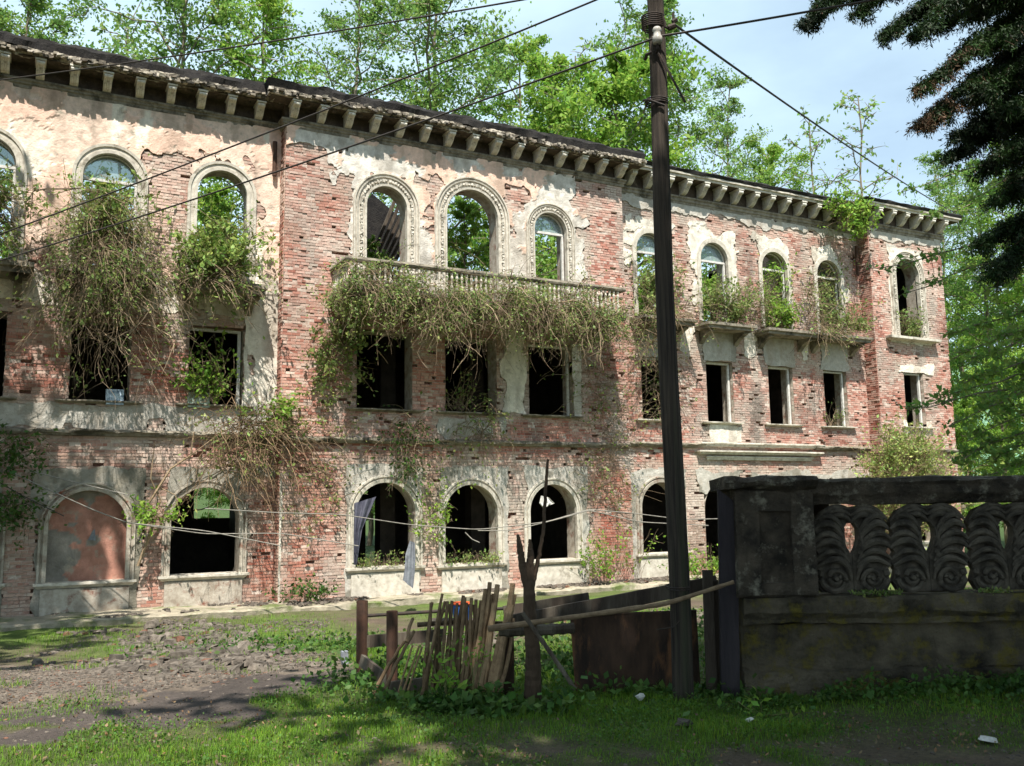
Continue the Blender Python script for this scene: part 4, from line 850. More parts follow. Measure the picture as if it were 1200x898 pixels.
brush('foot_weeds', 'green weeds at the foot of the wall right of the wing joint', [((5.0, 18.1, -1.75), (.45, .15, .05))], 40, .5, .005, 0, .5, .3, 8, .07, seed=34, upfirst=1.1, leafm='leaf_dark')
brush('foot_weeds', 'leafy weeds under the right wing behind the rail', [((14.4, 17.8, -1.75), (.9, .3, .05)), ((15.2, 17.6, -1.75), (.5, .3, .05))], 90, .8, .005, 0, .5, .3, 10, .08, seed=35, upfirst=1.1, leafm='leaf_bright')
brush('pier_plant', 'small leafy plant on the brick pier right of the blind arch', [((2.25, 18.45, -.1), (.22, .1, .12))], 46, .5, .006, .2, .5, .25, 12, .075, seed=36, leafm='leaf_bright')
brush('pier_plant', 'drooping plant on the brick pier left of the blind arch', [((-.05, 18.45, .1), (.25, .1, .3))], 60, .7, .006, .6, .5, .25, 10, .07, seed=37, leafm='leaf_dark')
brush('window_plant', 'thin leafy plant inside the fourth dark window of the right wing', [((20.5, 18.8, 2.15), (.3, .05, .05))], 26, .8, .007, 0, .4, .1, 7, .07, seed=38, upfirst=1)
brush('dry_creeper', 'bare stems crossing the dark window behind the pole', [((14.15, 18.7, 3.0), (.35, .05, .8))], 70, 1.1, .008, .5, .7, .08, 3, .06, seed=39, twigc=(1.1, 1.1, 1.1))
# the leafless climber on the left pier
a = MB(); tf0 = BT(np.array([[2.35, 18.5, -.3]]))[0]
for P, r0 in (([(2.0, 18.6, -1.0), (2.25, 18.5, -.2), (2.1, 18.45, .1), (2.3, 18.45, .45), (2.5, 18.45, .8), (2.85, 18.45, 1.05), (2.9, 18.45, 1.5)], .03), ([(2.2, 18.5, -.2), (2.35, 18.5, .2), (2.15, 18.45, .6), (2.2, 18.45, 1.3)], .018), ([(2.3, 18.5, .45), (2.6, 18.45, .3), (2.7, 18.45, -.1)], .014), ([(2.85, 18.45, 1.05), (3.4, 18.4, 1.5), (3.9, 18.4, 1.7)], .013)):
    a.tube(P, np.linspace(r0, r0*.5, len(P)), 6, (1.1, 1.08, 1.05))
o = a.build('bare_climber', M['twig'], None, lambda v: BT(v)-tf0, label='bare pale climber stem forking up the pier right of the blind arch', category='climbing plant'); o.location = tf0
# young trees growing inside the two ornate windows
for (x, y, s_, lb) in ((14.1*1.36, 25.5, .8, 'bright young tree inside the window hidden by the pole'), (16.2*1.36, 25.6, .85, 'bright young tree inside the first glazed window right of the pole'), (19.0*1.2, 23.6, .55, 'bright young tree inside the second glazed window right of the pole'), (21.0*1.2, 23.3, .5, 'bright young tree inside the glazed window beside the corner pavilion'), (8.85*S*1.07, 24.2, 1.0, 'bright young tree filling the middle ornate arched window'), (6.6*S*1.05, 23.9, .62, 'bright sapling in the left ornate arched window'), (3.35*S*1.1, 25.6, .95, 'bright young tree inside the third upper window of the left wing'), (1.2*S*1.12, 26.2, .95, 'bright young tree inside the second upper window of the left wing')):
    put_tree('f', x, y, x, s_*.62 if s_ < .9 else s_*.7, lb, 'saplings growing on the upper floor', z=EYE+S*4.55, name='sapling')
#SECTION4
# ------------------------------------------------------------------ near things, built in site axes (a across, d away, z up)
def adz(px, py, d):
    p = at(px, py, d); return np.array([p[0]*math.cos(YAW)-p[1]*math.sin(YAW), d, p[2]])
def gad(a, d):
    p = AD(a, d); return float(gz(p[0], p[1]))
def near(name, label, cat, a, d, z=None, group=None):
    z = gad(a, d) if z is None else z; p = AD(a, d, z)
    t = thing(name, label, cat, tuple(float(q) for q in p), NROT, group); t['_a'] = 0; del t['_a']
    base = np.array([a, d, z]); return t, (lambda v: np.asarray(v)-base)
def solo_near(mb, name, m_, label, cat, a, d, z=None, group=None, smooth=False):
    z = gad(a, d) if z is None else z; base = np.array([a, d, z]); p = AD(a, d, z)
    o = mb.build(name, m_, None, lambda v: v-base, smooth=smooth, label=label, category=cat)
    if group: o['group'] = group
    o.location = tuple(float(q) for q in p); o.rotation_euler = (0, 0, NROT); return o

# utility pole
pb = adz(800, 818, 7.8); pt = adz(764, -60, 7.8); gp = gad(pb[0], 7.8)
T_, tf = near('utility_pole', 'tall dark weathered timber utility pole leaning slightly left in front of the ruin', 'pole', pb[0], 7.8, gp)
a = MB(); n = 26; t = np.linspace(0, 1, n)[:, None]; P = np.array([pb[0], 7.8, gp-.3])+(np.array([pt[0]-pb[0], 0, pt[2]-gp+.3]))*t+np.stack([.012*np.sin(t[:, 0]*9), 0*t[:, 0], 0*t[:, 0]], 1)
th = np.arange(14)*2*PI/14; rad = np.linspace(.090, .074, n); ring = P[:, None]+np.stack([np.cos(th), np.sin(th), 0*th], 1)[None]*(rad[:, None, None]*(1+.05*RNG.normal(size=(1, 14, 1))+.012*RNG.normal(size=(n, 14, 1))))
i = np.arange(n-1)[:, None]; j = np.arange(14)[None]; k = (j+1) % 14
a.add(ring.reshape(-1, 3), np.stack([i*14+j, i*14+k, (i+1)*14+k, (i+1)*14+j], -1).reshape(-1, 4)); a.add(ring[-1], [tuple(range(14))]); a.build('shaft', M['pole_wood'], T_, tf)
def pole_at(py): return adz(800+(py-818)*36/818., py, 7.8)
for py, h in ((120, .035), (688, .02), (26, .12)):
    c = pole_at(py); a = MB(); 
    for dz in np.arange(-h/2, h/2+.001, .018): a.tube([c+np.array([.098*math.cos(q), .098*math.sin(q), dz+.01*math.sin(q)]) for q in np.linspace(0, 2*PI, 15)], .007, 5)
    a.build('wire_binding', M['iron'], T_, tf)
c = pole_at(48); a = MB(); zz = np.array([-.09, -.085, -.03, -.02, .02, .035, .06, .07]); rr_ = np.array([.0, .04, .045, .032, .032, .042, .03, .0])
a.tube([c+np.array([0.012, -.12, z]) for z in zz], rr_+.001, 12); a.build('insulator', M['insulator'], T_, tf, smooth=True)
a = MB(); a.tube([c+np.array([.012, -.12, -.07]), c+np.array([.012, -.11, -.14]), c+np.array([.0, -.02, -.16])], .009, 6); a.build('bracket', M['iron'], T_, tf)
h0 = adz(773, 19, 7.8); a = MB(); hp = [adz(x, y, 7.75) for x, y in ((769, 20), (776, 19), (779, 26), (780, 32), (784, 34), (789, 31), (789, 22), (789, 15))]; a.tube(hp, .012, 6)
a.tube([adz(783, 33, 7.75), adz(791, 30, 7.75)], .026, 7); a.tube([adz(788, 26, 7.75), adz(793, 23, 7.75)], .022, 7); a.build('wire_hook', M['iron'], T_, tf)
a = MB(); a.tube([adz(771, 62, 7.7), adz(780, 78, 7.7), adz(803, 120, 7.65)], .011, 5); a.build('hanging_rod', M['iron'], T_, tf)
a = MB(); a.tube([adz(756, 70, 7.8), adz(758, 64, 7.72), adz(764, 62, 7.7)], .016, 5); a.build('step_iron', M['iron'], T_, tf); a = MB(); a.tube([adz(754, 118, 7.8), adz(760, 117, 7.7), adz(779, 124, 7.7)], .012, 5); a.build('step_iron', M['iron'], T_, tf)
a = MB(); a.tube([pole_at(690)+np.array([.09, -.06, 0]), adz(806, 715, 7.75), adz(790, 735, 7.7), adz(770, 738, 7.68)], .005, 4); a.build('loose_wire', M['iron'], T_, tf)
def wire(name, pts, r, label, sag=.0, m_='wire', group='overhead wires', near_=True):
    P = np.array([adz(*p) for p in pts]); 
    if len(P) == 2: t = np.linspace(0, 1, 40)[:, None]; P = P[0]+(P[1]-P[0])*t-np.array([0, 0, 1])*4*sag*t*(1-t)
    else:  # smooth through points
        k = np.linspace(0, len(P)-1, 14*len(P)); P = np.stack([np.interp(k, range(len(P)), P[:, q]) for q in range(3)], 1)
        for _ in range(6): P[1:-1] = (P[:-2]+2*P[1:-1]+P[2:])/4
    a = MB(); a.tube(P, r, 6); return solo_near(a, name, M[m_], label, 'cable', P[0][0], P[0][1], P[0][2], group)
wire('overhead_wire', [(-220, 118, 14), (770, -28, 8.2)], .0095, 'upper dark wire crossing the cornice of the left wing', .12)
wire('overhead_wire', [(-200, 345, 13), (790, -38, 8.0)], .0095, 'dark wire rising from the left windows to the top of the view', .10)
wire('overhead_wire', [(-200, 362, 13), (764, 46, 7.68)], .0095, 'dark wire rising to the white insulator on the pole', .12)
wire('overhead_wire', [(764, 44, 7.68), (1300, -55, 7.0)], .010, 'wire going right from the insulator on the pole', .03)
wire('overhead_wire', [(789, 28, 7.75), (1120, 250, 24.6)], .012, 'wire running from the pole hook down to the far corner of the ruin', .1)
wire('loose_wire', [(722, -10, 7.9), (732, 22, 7.9), (733, 45, 7.9), (722, 55, 7.9), (720, 68, 7.9), (727, 75, 7.9)], .004, 'thin curly loose wire hanging left of the pole top', group=None)
# sagging pale cables along the ground floor of the ruin
for pts, lb, m_ in (([(-10, 543, 19.6), (70, 580, 19.2), (110, 598, 19.2), (150, 613, 19.4), (240, 622, 19.8), (330, 640, 20.2)], 'pale cable sagging across the blind arch', 'wire_pale'),
                ([(40, 553, 19.4), (90, 566, 19.4), (150, 580, 19.5)], 'short pale cable above the blind arch', 'wire_pale'),
                ([(-10, 560, 19.4), (30, 583, 19.4), (75, 605, 19.5)], 'dark cable at the left edge beside the blind arch', 'wire'),
                ([(152, 613, 19.5), (240, 626, 20.2), (330, 625, 20.6), (420, 640, 21)], 'lower pale cable crossing the second ground arch', 'wire_pale'),
                ([(240, 596, 20), (324, 601, 20.6), (400, 603, 21), (479, 615, 21.4), (560, 621, 21.8), (640, 612, 22.2), (690, 597, 22.6), (745, 602, 23), (800, 609, 23.4), (850, 608, 23.6)], 'long pale cable looping across the middle arches', 'wire_pale'),
                ([(560, 622, 21.8), (600, 622, 22), (660, 607, 22.3), (690, 598, 22.6), (750, 612, 23), (830, 616, 23.4)], 'second pale cable looping across the third middle arch', 'wire_pale'),
                ([(545, 624, 21.7), (553, 632, 21.7), (562, 636, 21.7)], 'loose cable end hanging in the second middle arch', 'wire_pale')):
    wire('slack_cable', pts, .0125 if m_ == 'wire_pale' else .010, lb, m_=m_, group='slack cables on the ground floor')

# concrete balustrade on the right
DB = 8.0; k_ = DB/1077.; ab = adz(848, 700, DB)[0]
def Z(py, px=950): return adz(px, py, DB)[2]
def A(px, py=700): return adz(px, py, DB)[0]
gB = gad(2.6, DB)
T_, tf = near('balustrade', 'old mossy concrete balustrade with carved leaf scroll panels and a panelled end pedestal', 'balustrade', 2.6, DB, gB)
def sweep_ad(mb, a0, a1, sec, step=.05, rough=.006, seed=3, ends=True):
    xs = np.arange(a0, a1+step, step); V = np.zeros((len(xs), len(sec), 3))
    for j, (dd, z) in enumerate(sec):
        V[:, j, 0] = xs; V[:, j, 1] = dd+rough*fbm(xs, xs*0+j*.6, 4, 4, seed); V[:, j, 2] = z+rough*fbm(xs, xs*0+j*.6+5, 4, 4, seed+1)
    n_, k2 = V.shape[:2]; i = np.arange(n_-1)[:, None]*k2+np.arange(k2-1)[None]; mb.add(V, np.stack([i, i+k2, i+k2+1, i+1], -1).reshape(-1, 4))
    if ends: mb.add(V[0], [tuple(range(k2))]); mb.add(V[-1], [tuple(range(k2))[::-1]])
a0 = A(862); a1 = A(1420); zt = Z(562); 
a = MB(); sweep_ad(a, A(950), a1, [(DB+.12, Z(592)), (DB-.10, Z(592)), (DB-.12, Z(586)), (DB-.16, Z(580)), (DB-.17, Z(570)), (DB-.18, Z(566)), (DB-.16, zt), (DB+.2, zt+.01), (DB+.2, Z(592)), (DB+.12, Z(592))], rough=.02); a.build('coping', M['stone'], T_, tf)
a = MB(); sweep_ad(a, A(866, 720), a1, [(DB+.25, Z(698)), (DB-.18, Z(698)+.005), (DB-.2, Z(704)), (DB-.2, Z(716)), (DB-.15, Z(722)), (DB-.14, Z(729)), (DB+.25, Z(729)), (DB+.25, Z(698))], rough=.022); a.build('ledge', M['moss'], T_, tf)
a = MB(); sweep_ad(a, A(868, 780), a1, [(DB+.2, Z(729)-.002), (DB-.06, Z(729)-.002), (DB-.07, Z(780)), (DB-.07, Z(783)), (DB-.12, Z(785)), (DB-.13, gB-.2), (DB+.2, gB-.2), (DB+.2, Z(729))], rough=.024, seed=8); a.build('plinth', M['moss'], T_, tf)
pd = MB(); pa0, pa1 = A(856, 640), A(947, 640); f0 = DB-.22
pd.box(pa0, pa1, f0+.045, DB+.25, Z(697), Z(570)-.0, jit=.004)
ped = pd.build('pedestal', M['stone'], T_, tf)
a = MB(); fr = [(pa0+.005, pa0+.2), (pa1-.2, pa1-.005)]; z0, z1 = Z(694), Z(575); px0, px1 = A(883, 640), A(920, 640); pz0, pz1 = Z(680), Z(598)
a.box(pa0+.005, px0, f0, f0+.044, z0, z1, jit=.003); a.box(px1, pa1-.005, f0, f0+.044, z0, z1, jit=.003); a.box(px0, px1, f0, f0+.044, pz1, z1, jit=.003); a.box(px0, px1, f0, f0+.044, z0, pz0, jit=.003); a.build('panel_moulding', M['stone'], ped, tf)
a = MB(); sweep_ad(a, A(846), A(951), [(DB+.3, Z(575)), (f0, Z(575)), (f0-.06, Z(570)), (f0-.08, Z(565)), (f0-.07, Z(558)), (DB+.3, Z(557)), (DB+.3, Z(575))], .03, .028, 4); a.build('pedestal_cap', M['stone'], T_, tf)
# scroll panels
def half_scroll(mb, s):
    pl = [(0, .02), (-.27, .02), (-.315, .10), (-.285, .19), (-.33, .27), (-.285, .35), (-.335, .44), (-.29, .51), (-.31, .60), (-.24, .70), (-.12, .75), (0, .735), (0, .60), (-.03, .60), (-.06, .55), (-.062, .47), (-.04, .40), (-.015, .35), (0, .33)]
    n = len(pl); v = [[s*x, y_, z] for y_ in (-.035, .05) for x, z in pl]
    mb.add(v, [tuple(range(n))[::s], tuple(range(n, 2*n))[::-s]]+[(i, (i+1) % n, (i+1) % n+n, i+n)[::s] for i in range(n)])
    def bez(p0, p1, p2, n=9):
        t = np.linspace(0, 1, n)[:, None]; return (1-t)**2*np.array(p0)+2*t*(1-t)*np.array(p1)+t**2*np.array(p2)
    for (p0, p1, p2, w) in (((-.02, .12), (-.05, .34), (-.25, .285), .022), ((-.03, .22), (-.12, .37), (-.31, .235), .030), ((-.035, .27), (-.15, .45), (-.325, .29), .026), ((-.05, .34), (-.17, .53), (-.33, .385), .034), ((-.055, .39), (-.19, .60), (-.335, .455), .028), ((-.065, .46), (-.18, .69), (-.315, .545), .034), ((-.065, .52), (-.16, .73), (-.29, .635), .028), ((0, .615), (-.10, .72), (-.20, .64), .026), ((0, .665), (-.14, .78), (-.27, .62), .028), ((0, .715), (-.17, .80), (-.31, .62), .024), ((-.05, .30), (-.10, .40), (-.06, .56), .016)):
        q = bez(p0, p1, p2, 11); mb.tube([[s*x, -.055-.02*math.sin(k/10*PI), z] for k, (x, z) in enumerate(q)], w*np.sin(np.linspace(.45, 2.75, len(q))), 7)
    th = np.linspace(0, 3.4*PI, 34); r_ = .135*np.exp(-th*.13); mb.tube([[s*(-.155+r_i*math.cos(t+2.6)), -.045-.012*t/10, .135+r_i*math.sin(t+2.6)] for r_i, t in zip(r_, th)], np.linspace(.028, .018, 34), 7)
    mb.tube([[s*-.155, -.03, .135], [s*-.155, -.085, .135]], [.03, .018], 8)
first = None; zs = Z(697)
for i_, px in enumerate((1000, 1090, 1182, 1273, 1364)):
    for s_ in (1, -1):
        if i_ == 0: 
            mb = MB(); half_scroll(mb, s_); o = mb.build('leaf_scroll', M['scroll'], T_); 
            if s_ == 1: first = [o.data]
            else: first.append(o.data)
        else: o = link('leaf_scroll', first[0 if s_ == 1 else 1], T_)
        o.location = (A(px)-2.6+s_*(-.002), 0, zs-gB); o.scale = (1, 1, (Z(592)-zs)/.76)

# boards, sheet iron and rails between the pole and the pedestal
def plank(name, p0, p1, w, th_, m_, label, cat='plank', group=None, topcut=0.0, d=None):
    """board between two site points, w across, th_ thick"""
    p0 = np.array(p0); p1 = np.array(p1); ax = (p1-p0)/np.linalg.norm(p1-p0); up = np.array([0, 1., 0]); sd_ = np.cross(ax, up); sd_ /= np.linalg.norm(sd_); fr = np.cross(sd_, ax)
    a = MB(); n = 12; V = []
    for t in np.linspace(0, 1, n):
        c = p0+(p1-p0)*t; ww = w*(1+.03*random.uniform(-1, 1)); e = topcut*(t == 1)
        V += [c-sd_*ww/2-fr*th_/2, c+sd_*ww/2-fr*th_/2+ax*e, c+sd_*ww/2+fr*th_/2+ax*e, c-sd_*ww/2+fr*th_/2]
    F = [tuple(i_*4+q for q in (j, (j+1) % 4))+tuple((i_+1)*4+q for q in ((j+1) % 4, j)) for i_ in range(n-1) for j in range(4)]+[(3, 2, 1, 0), tuple(4*(n-1)+q for q in range(4))]
    a.add(V, F); return solo_near(a, name, M[m_], label, cat, p0[0], p0[1], p0[2], group)
b0 = lambda px, d, dz=-.1: np.array([adz(px, 700, d)[0], d, gad(adz(px, 700, d)[0], d)+dz])
plank('timber_board', b0(850, 7.95), adz(852, 590, 7.85), .155, .05, 'black_wood', 'wide blackened upright board with a broken point against the pedestal', 'board', topcut=.12)
plank('timber_board', b0(829, 8.0), adz(829, 668, 8.05), .085, .04, 'old_wood', 'narrow upright board between the pole and the blackened board', 'board')
plank('timber_board', b0(839, 8.1), adz(838, 680, 8.1), .05, .03, 'old_wood', 'thin grey slat between the narrow board and the blackened board', 'board')
T_, tf = near('metal_sheet', 'rusty brown iron sheet standing on edge behind the pole', 'sheet', adz(743, 800, 8.15)[0], 8.15)
a = MB(); nx_, nz_ = 26, 16; ul, ur, ll, lr = adz(668, 722, 8.1), adz(816, 716, 8.3), adz(675, 822, 8.1), adz(822, 822, 8.3); V = []
for j in range(nz_):
    for i_ in range(nx_):
        s_, t_ = i_/(nx_-1), j/(nz_-1); p = (ll*(1-s_)+lr*s_)*(1-t_)+(ul*(1-s_)+ur*s_)*t_
        p = p+np.array([0, .025*math.sin(s_*5+1)*t_+.012*float(fbm(s_*5, t_*4, 1, 3, 3)), (.012*float(fbm(s_*9, 0., 1, 3, 5)) if j == nz_-1 else 0)]); V.append(p)
V = np.array(V); V2 = V+np.array([0, .006, 0]); idx = np.arange(nx_*nz_).reshape(nz_, nx_); q = np.stack([idx[:-1, :-1], idx[:-1, 1:], idx[1:, 1:], idx[1:, :-1]], -1).reshape(-1, 4)
a.add(V, q); a.add(V2, q[:, ::-1]); a.build('sheet', M['rust'], T_, tf)
a = MB(); a.tube([ul, (ul+ur)/2+np.array([0, .012, 0]), ur], .012, 6); a.build('rolled_edge', M['rust'], T_, tf)
a = MB(); a.tube([ll+np.array([0, .01, .02]), lr+np.array([0, .01, .02])], .01, 6); a.build('bottom_rim', M['rust'], T_, tf)
def log(name, pts, r, m_, label, cat='log', sides=9, group=None, knob=.1):
    P = np.array([adz(*p) for p in pts]); k = np.linspace(0, len(P)-1, 7*len(P)); Q = np.stack([np.interp(k, range(len(P)), P[:, q]) for q in range(3)], 1)
    for _ in range(3): Q[1:-1] = (Q[:-2]+2*Q[1:-1]+Q[2:])/4
    rr = np.interp(k, range(len(P)), np.broadcast_to(np.asarray(r, float), (len(P),)))*(1+knob*RNG.normal(size=len(Q))); a = MB(); a.tube(Q, rr, sides); b = P[0]
    return solo_near(a, name, M[m_], label, cat, b[0], b[1], b[2], group)
log('fence_rail', [(572, 737, 7.75), (680, 722, 7.7), (780, 708, 7.65), (860, 682, 7.6)], [.026, .023, .02, .017], 'stick', 'long pale peeled pole laid as a rail in front of the utility pole', 'rail')
plank('timber_board', adz(596, 730, 8.5), adz(840, 683, 8.6), .13, .05, 'old_wood', 'long dark plank rising to the right behind the utility pole', 'board')
plank('timber_board', adz(590, 716, 9.0), adz(690, 700, 9.1), .09, .04, 'old_wood', 'short dark plank behind the forked stump post', 'board')
log('fence_log', [(585, 738, 7.95), (640, 738, 7.95), (672, 736, 8.0)], [.055, .05, .045], 'old_wood', 'short thick log with sawn end beside the forked stump post')
log('leaning_stick', [(612, 718, 7.6), (645, 765, 7.55), (674, 808, 7.5)], .018, 'old_wood', 'dark stick leaning diagonally left of the rusty sheet', 'stick')
# forked stump post
T_, tf = near('stump_post', 'dark dead forked trunk used as a post left of the rusty sheet', 'post', adz(623, 800, 7.8)[0], 7.8)
gs = adz(624, 818, 7.8)
def bt_(mb, pts, r, sides=9):
    P = np.array([adz(*p) for p in pts]); k = np.linspace(0, len(P)-1, 8*len(P)); Q = np.stack([np.interp(k, range(len(P)), P[:, q]) for q in range(3)], 1)
    for _ in range(3): Q[1:-1] = (Q[:-2]+2*Q[1:-1]+Q[2:])/4
    Q += RNG.normal(0, .002, Q.shape); mb.tube(Q, np.interp(k, range(len(P)), r)*(1+.02*RNG.normal(size=len(Q))), sides)
a = MB(); bt_(a, [(624, 824, 7.8), (625, 770, 7.8), (622, 740, 7.8), (620, 700, 7.8), (619, 660, 7.8)], [.075, .064, .056, .052, .038], 11); a.build('trunk', M['bark_dark'], T_, tf)
a = MB(); bt_(a, [(621, 700, 7.8), (613, 668, 7.78), (609, 640, 7.78), (607, 627, 7.78)], [.04, .032, .026, .012]); a.build('limb', M['bark_dark'], T_, tf)
a = MB(); bt_(a, [(622, 690, 7.8), (630, 660, 7.85), (637, 620, 7.85), (639, 580, 7.85), (642, 538, 7.85)], [.03, .018, .016, .015, .012], 7); a.build('limb', M['bark_dark'], T_, tf)
a = MB(); bt_(a, [(620, 680, 7.8), (622, 650, 7.82), (621, 632, 7.82)], [.04, .03, .012]); a.build('limb', M['bark_dark'], T_, tf)
# rusty pipe posts and their rails
for (x0, x1, yt, yb, d, lb) in ((418, 431, 704, 774, 9.6, 'rusty pipe post standing farther left beside the path'), (453, 466, 716, 818, 8.4, 'dark rusty pipe post beside the fence of sticks')):
    w = (x1-x0)*d/1077/2; c0 = adz((x0+x1)/2, yb, d); c1 = adz((x0+x1)/2, yt, d); a = MB(); g0 = gad(c0[0], d)-.1
    P = np.array([[c0[0], d, g0]]+[[c1[0], d, z] for z in np.linspace(g0+.1, c1[2], 7)]); th = np.arange(12)*2*PI/12
    a.tube(P, w, 12, cap=False); a.tube(P[::-1], w*.86, 12, cap=False)
    o_ = P[-1]; ring = np.array([[o_+np.array([q*math.cos(t), q*math.sin(t), 0]) for t in th] for q in (w, w*.86)]).reshape(-1, 3); a.add(ring, [(i, (i+1) % 12, (i+1) % 12+12, i+12) for i in range(12)])
    solo_near(a, 'pipe_post', M['rust_post'], lb, 'post', c0[0], d, group='rusty pipe posts')
log('iron_rail', [(425, 722, 9.6), (520, 716, 9.9), (600, 713, 10.3)], .018, 'iron', 'thin upper iron rail running from the far pipe post', 'rail', knob=.0)
plank('low_rail', adz(428, 752, 9.6), adz(520, 744, 9.8), .12, .05, 'old_wood', 'low dark board running from the far pipe post behind the sticks', 'rail')
plank('fallen_plank', adz(424, 774, 9.2), adz(455, 800, 8.5), .11, .04, 'old_wood', 'short plank lying on the ground between the two pipe posts', 'plank')
plank('fallen_plank', adz(452, 806, 8.3), adz(500, 800, 8.2), .09, .05, 'old_wood', 'low plank lying at the foot of the leaning sticks', 'plank')
# fence of sticks
T_, tf = near('stick_fence', 'broken fence of many leaning sticks and poles tied to a rail', 'fence', adz(540, 800, 8.0)[0], 8.0)
def zc(x, y): return 400+x/4.49, 640+y/4.49
ST = [(532, 248, 415, 800, .011, .6), (545, 290, 438, 760, .012, .55), (470, 300, 445, 620, .011, .6), (480, 295, 430, 790, .010, .55), (560, 285, 505, 800, .012, .55), (585, 290, 520, 820, .012, .55), (600, 330, 555, 800, .011, .5), (640, 262, 590, 790, .014, .55), (650, 268, 612, 780, .013, .6),
      (682, 275, 640, 800, .013, .65), (712, 280, 655, 800, .013, .65), (735, 285, 665, 790, .014, .75), (760, 230, 690, 780, .016, .8), (780, 190, 700, 770, .017, .75), (790, 260, 705, 770, .016, .85), (822, 205, 722, 760, .020, 1.0), (805, 300, 745, 740, .024, 1.15),
      (780, 610, 735, 760, .022, 1.2), (905, 200, 800, 745, .021, 1.05), (915, 260, 815, 740, .018, 1.0), (895, 310, 760, 745, .020, 1.05), (905, 380, 835, 740, .013, .8), (620, 420, 580, 740, .011, .5), (570, 400, 545, 800, .010, .5), (375, 380, 345, 480, .012, .6),
      (495, 460, 470, 800, .011, .5), (525, 480, 500, 780, .011, .5), (665, 420, 620, 780, .012, .6), (690, 400, 650, 770, .012, .7), (745, 420, 690, 770, .013, .8), (660, 300, 625, 790, .012, .6), (700, 310, 668, 790, .012, .65), (725, 330, 682, 780, .012, .7), (750, 320, 700, 770, .013, .8), (775, 330, 712, 770, .013, .8), (800, 250, 735, 760, .014, .95), (845, 420, 775, 750, .016, 1.0), (870, 330, 790, 740, .015, 1.05), (520, 310, 470, 800, .011, .5), (575, 310, 540, 800, .011, .5), (610, 300, 570, 800, .011, .55), (330, 500, 160, 770, .012, .5), (385, 450, 230, 730, .012, .5), (300, 540, 235, 740, .010, .45)]
for i_, (x0, y0, x1, y1, r, tone) in enumerate(ST):
    p0 = adz(*zc(x1, y1+25), 7.95+(i_ % 3)*.05); p1 = adz(*zc(x0, y0), 8.12+(i_ % 4)*.03); t = np.linspace(0, 1, 8)[:, None]; P = p0+(p1-p0)*t; P += RNG.normal(0, .0035, P.shape); P[:, 0] += .02*np.sin(t[:, 0]*PI)*random.uniform(-1, 1)
    a = MB(); a.tube(P, r*1.4*np.linspace(1.1, .8, 8), 7, (tone*1.6, tone*1.52, tone*1.4)); a.build('stick', M['stick'], T_, tf)
a = MB(); P = np.array([adz(*zc(400, 415), 8.2), adz(*zc(600, 400), 8.2), adz(*zc(720, 405), 8.2), adz(*zc(860, 410), 8.2)]); a.tube(P, .022, 7, (.5, .5, .5)); a.build('rail', M['stick'], T_, tf)
a = MB(); P = np.array([adz(*zc(420, 600), 8.25), adz(*zc(640, 640), 8.25), adz(*zc(840, 700), 8.25)]); a.tube(P, .02, 7, (.45, .45, .45)); a.build('rail', M['stick'], T_, tf)
for k in range(3):
    a = MB(); P = np.linspace(adz(*zc(300+25*k, 770-k*5), 7.9), adz(*zc(375+35*k-(k == 2)*20, 520+5*k), 7.95), 4); a.tube(P, .010, 6, (1.25, 1.2, 1.05)); solo_near(a, 'bamboo_cane', M['stick'], ('leftmost', 'middle', 'rightmost')[k]+' of the three thin light canes leaning left of the stick fence', 'stick', P[0][0], P[0][1], P[0][2], 'light canes beside the fence')
plank('slab_board', b0(593, 8.1), adz(594, 736, 8.15), .12, .03, 'rust', 'dark brown board standing right behind the fence of sticks', 'board')
# blue tub behind the sticks
c = adz(541, 727, 9.4); T_, tf = near('blue_tub', 'blue tub with an orange rim behind the fence of sticks', 'tub', c[0], 9.4, c[2])
a = MB(); P = [c+np.array([0, 0, z]) for z in (0, .02, .16)]; a.tube(P, [.075, .08, .10], 16, cap=False); a.tube(P[::-1], [.092, .075, .07], 16, cap=False); a.tube([P[0], P[0]+np.array([0, 0, .012])], .078, 16); a.build('tub', M['blue'], T_, tf)
a = MB(); a.tube([c+np.array([.10*math.cos(t), .10*math.sin(t), .165]) for t in np.linspace(0, 2*PI, 20)], .012, 6); a.build('rim', mat('orange', lin(190, 84, 48), bump=0), T_, tf)
plank('support_board', adz(505, 729, 9.4), adz(575, 729, 9.4), .05, .25, 'old_wood', 'board under the blue tub', 'board')
# cloth hanging out of the first middle arch, blocks on the sills, torn curtain
def sheet(name, pts_l, pts_r, m_, label, cat, depth, folds=1.6, amp=.03):
    a = MB(); n = len(pts_l); mm = 12; V = []
    for (l, r_) in zip(pts_l, pts_r):
        for k in range(mm):
            s_ = k/(mm-1); p = adz(*l, depth)*(1-s_)+adz(*r_, depth)*s_; p[1] += amp*math.sin(s_*folds*2*PI+p[2]*2); V.append(p)
    q = [(i_*mm+k, i_*mm+k+1, (i_+1)*mm+k+1, (i_+1)*mm+k) for i_ in range(n-1) for k in range(mm-1)]; V = np.array(V); a.add(V, q); a.add(V+np.array([0, .015, 0]), [x[::-1] for x in q]); c = V[-1]
    return solo_near(a, name, m_, label, cat, c[0], c[1], c[2])
dS = 20.9
sheet('hanging_cloth', [(480, 634), (475, 650), (474, 668), (472, 680)], [(486, 636), (487, 655), (486, 672), (484, 690)], M['cloth'], 'blue grey cloth hanging over the sill of the first middle arch', 'cloth', dS)
sheet('torn_curtain', [(415, 590), (415, 600), (414, 625), (414, 662)], [(441, 582), (434, 598), (424, 620), (418, 662)], mat('curtain', lin(96, 96, 108), lin(70, 70, 84), bump=.1), 'dark torn curtain in the left of the first middle arch', 'curtain', 21.6, 2, .05)
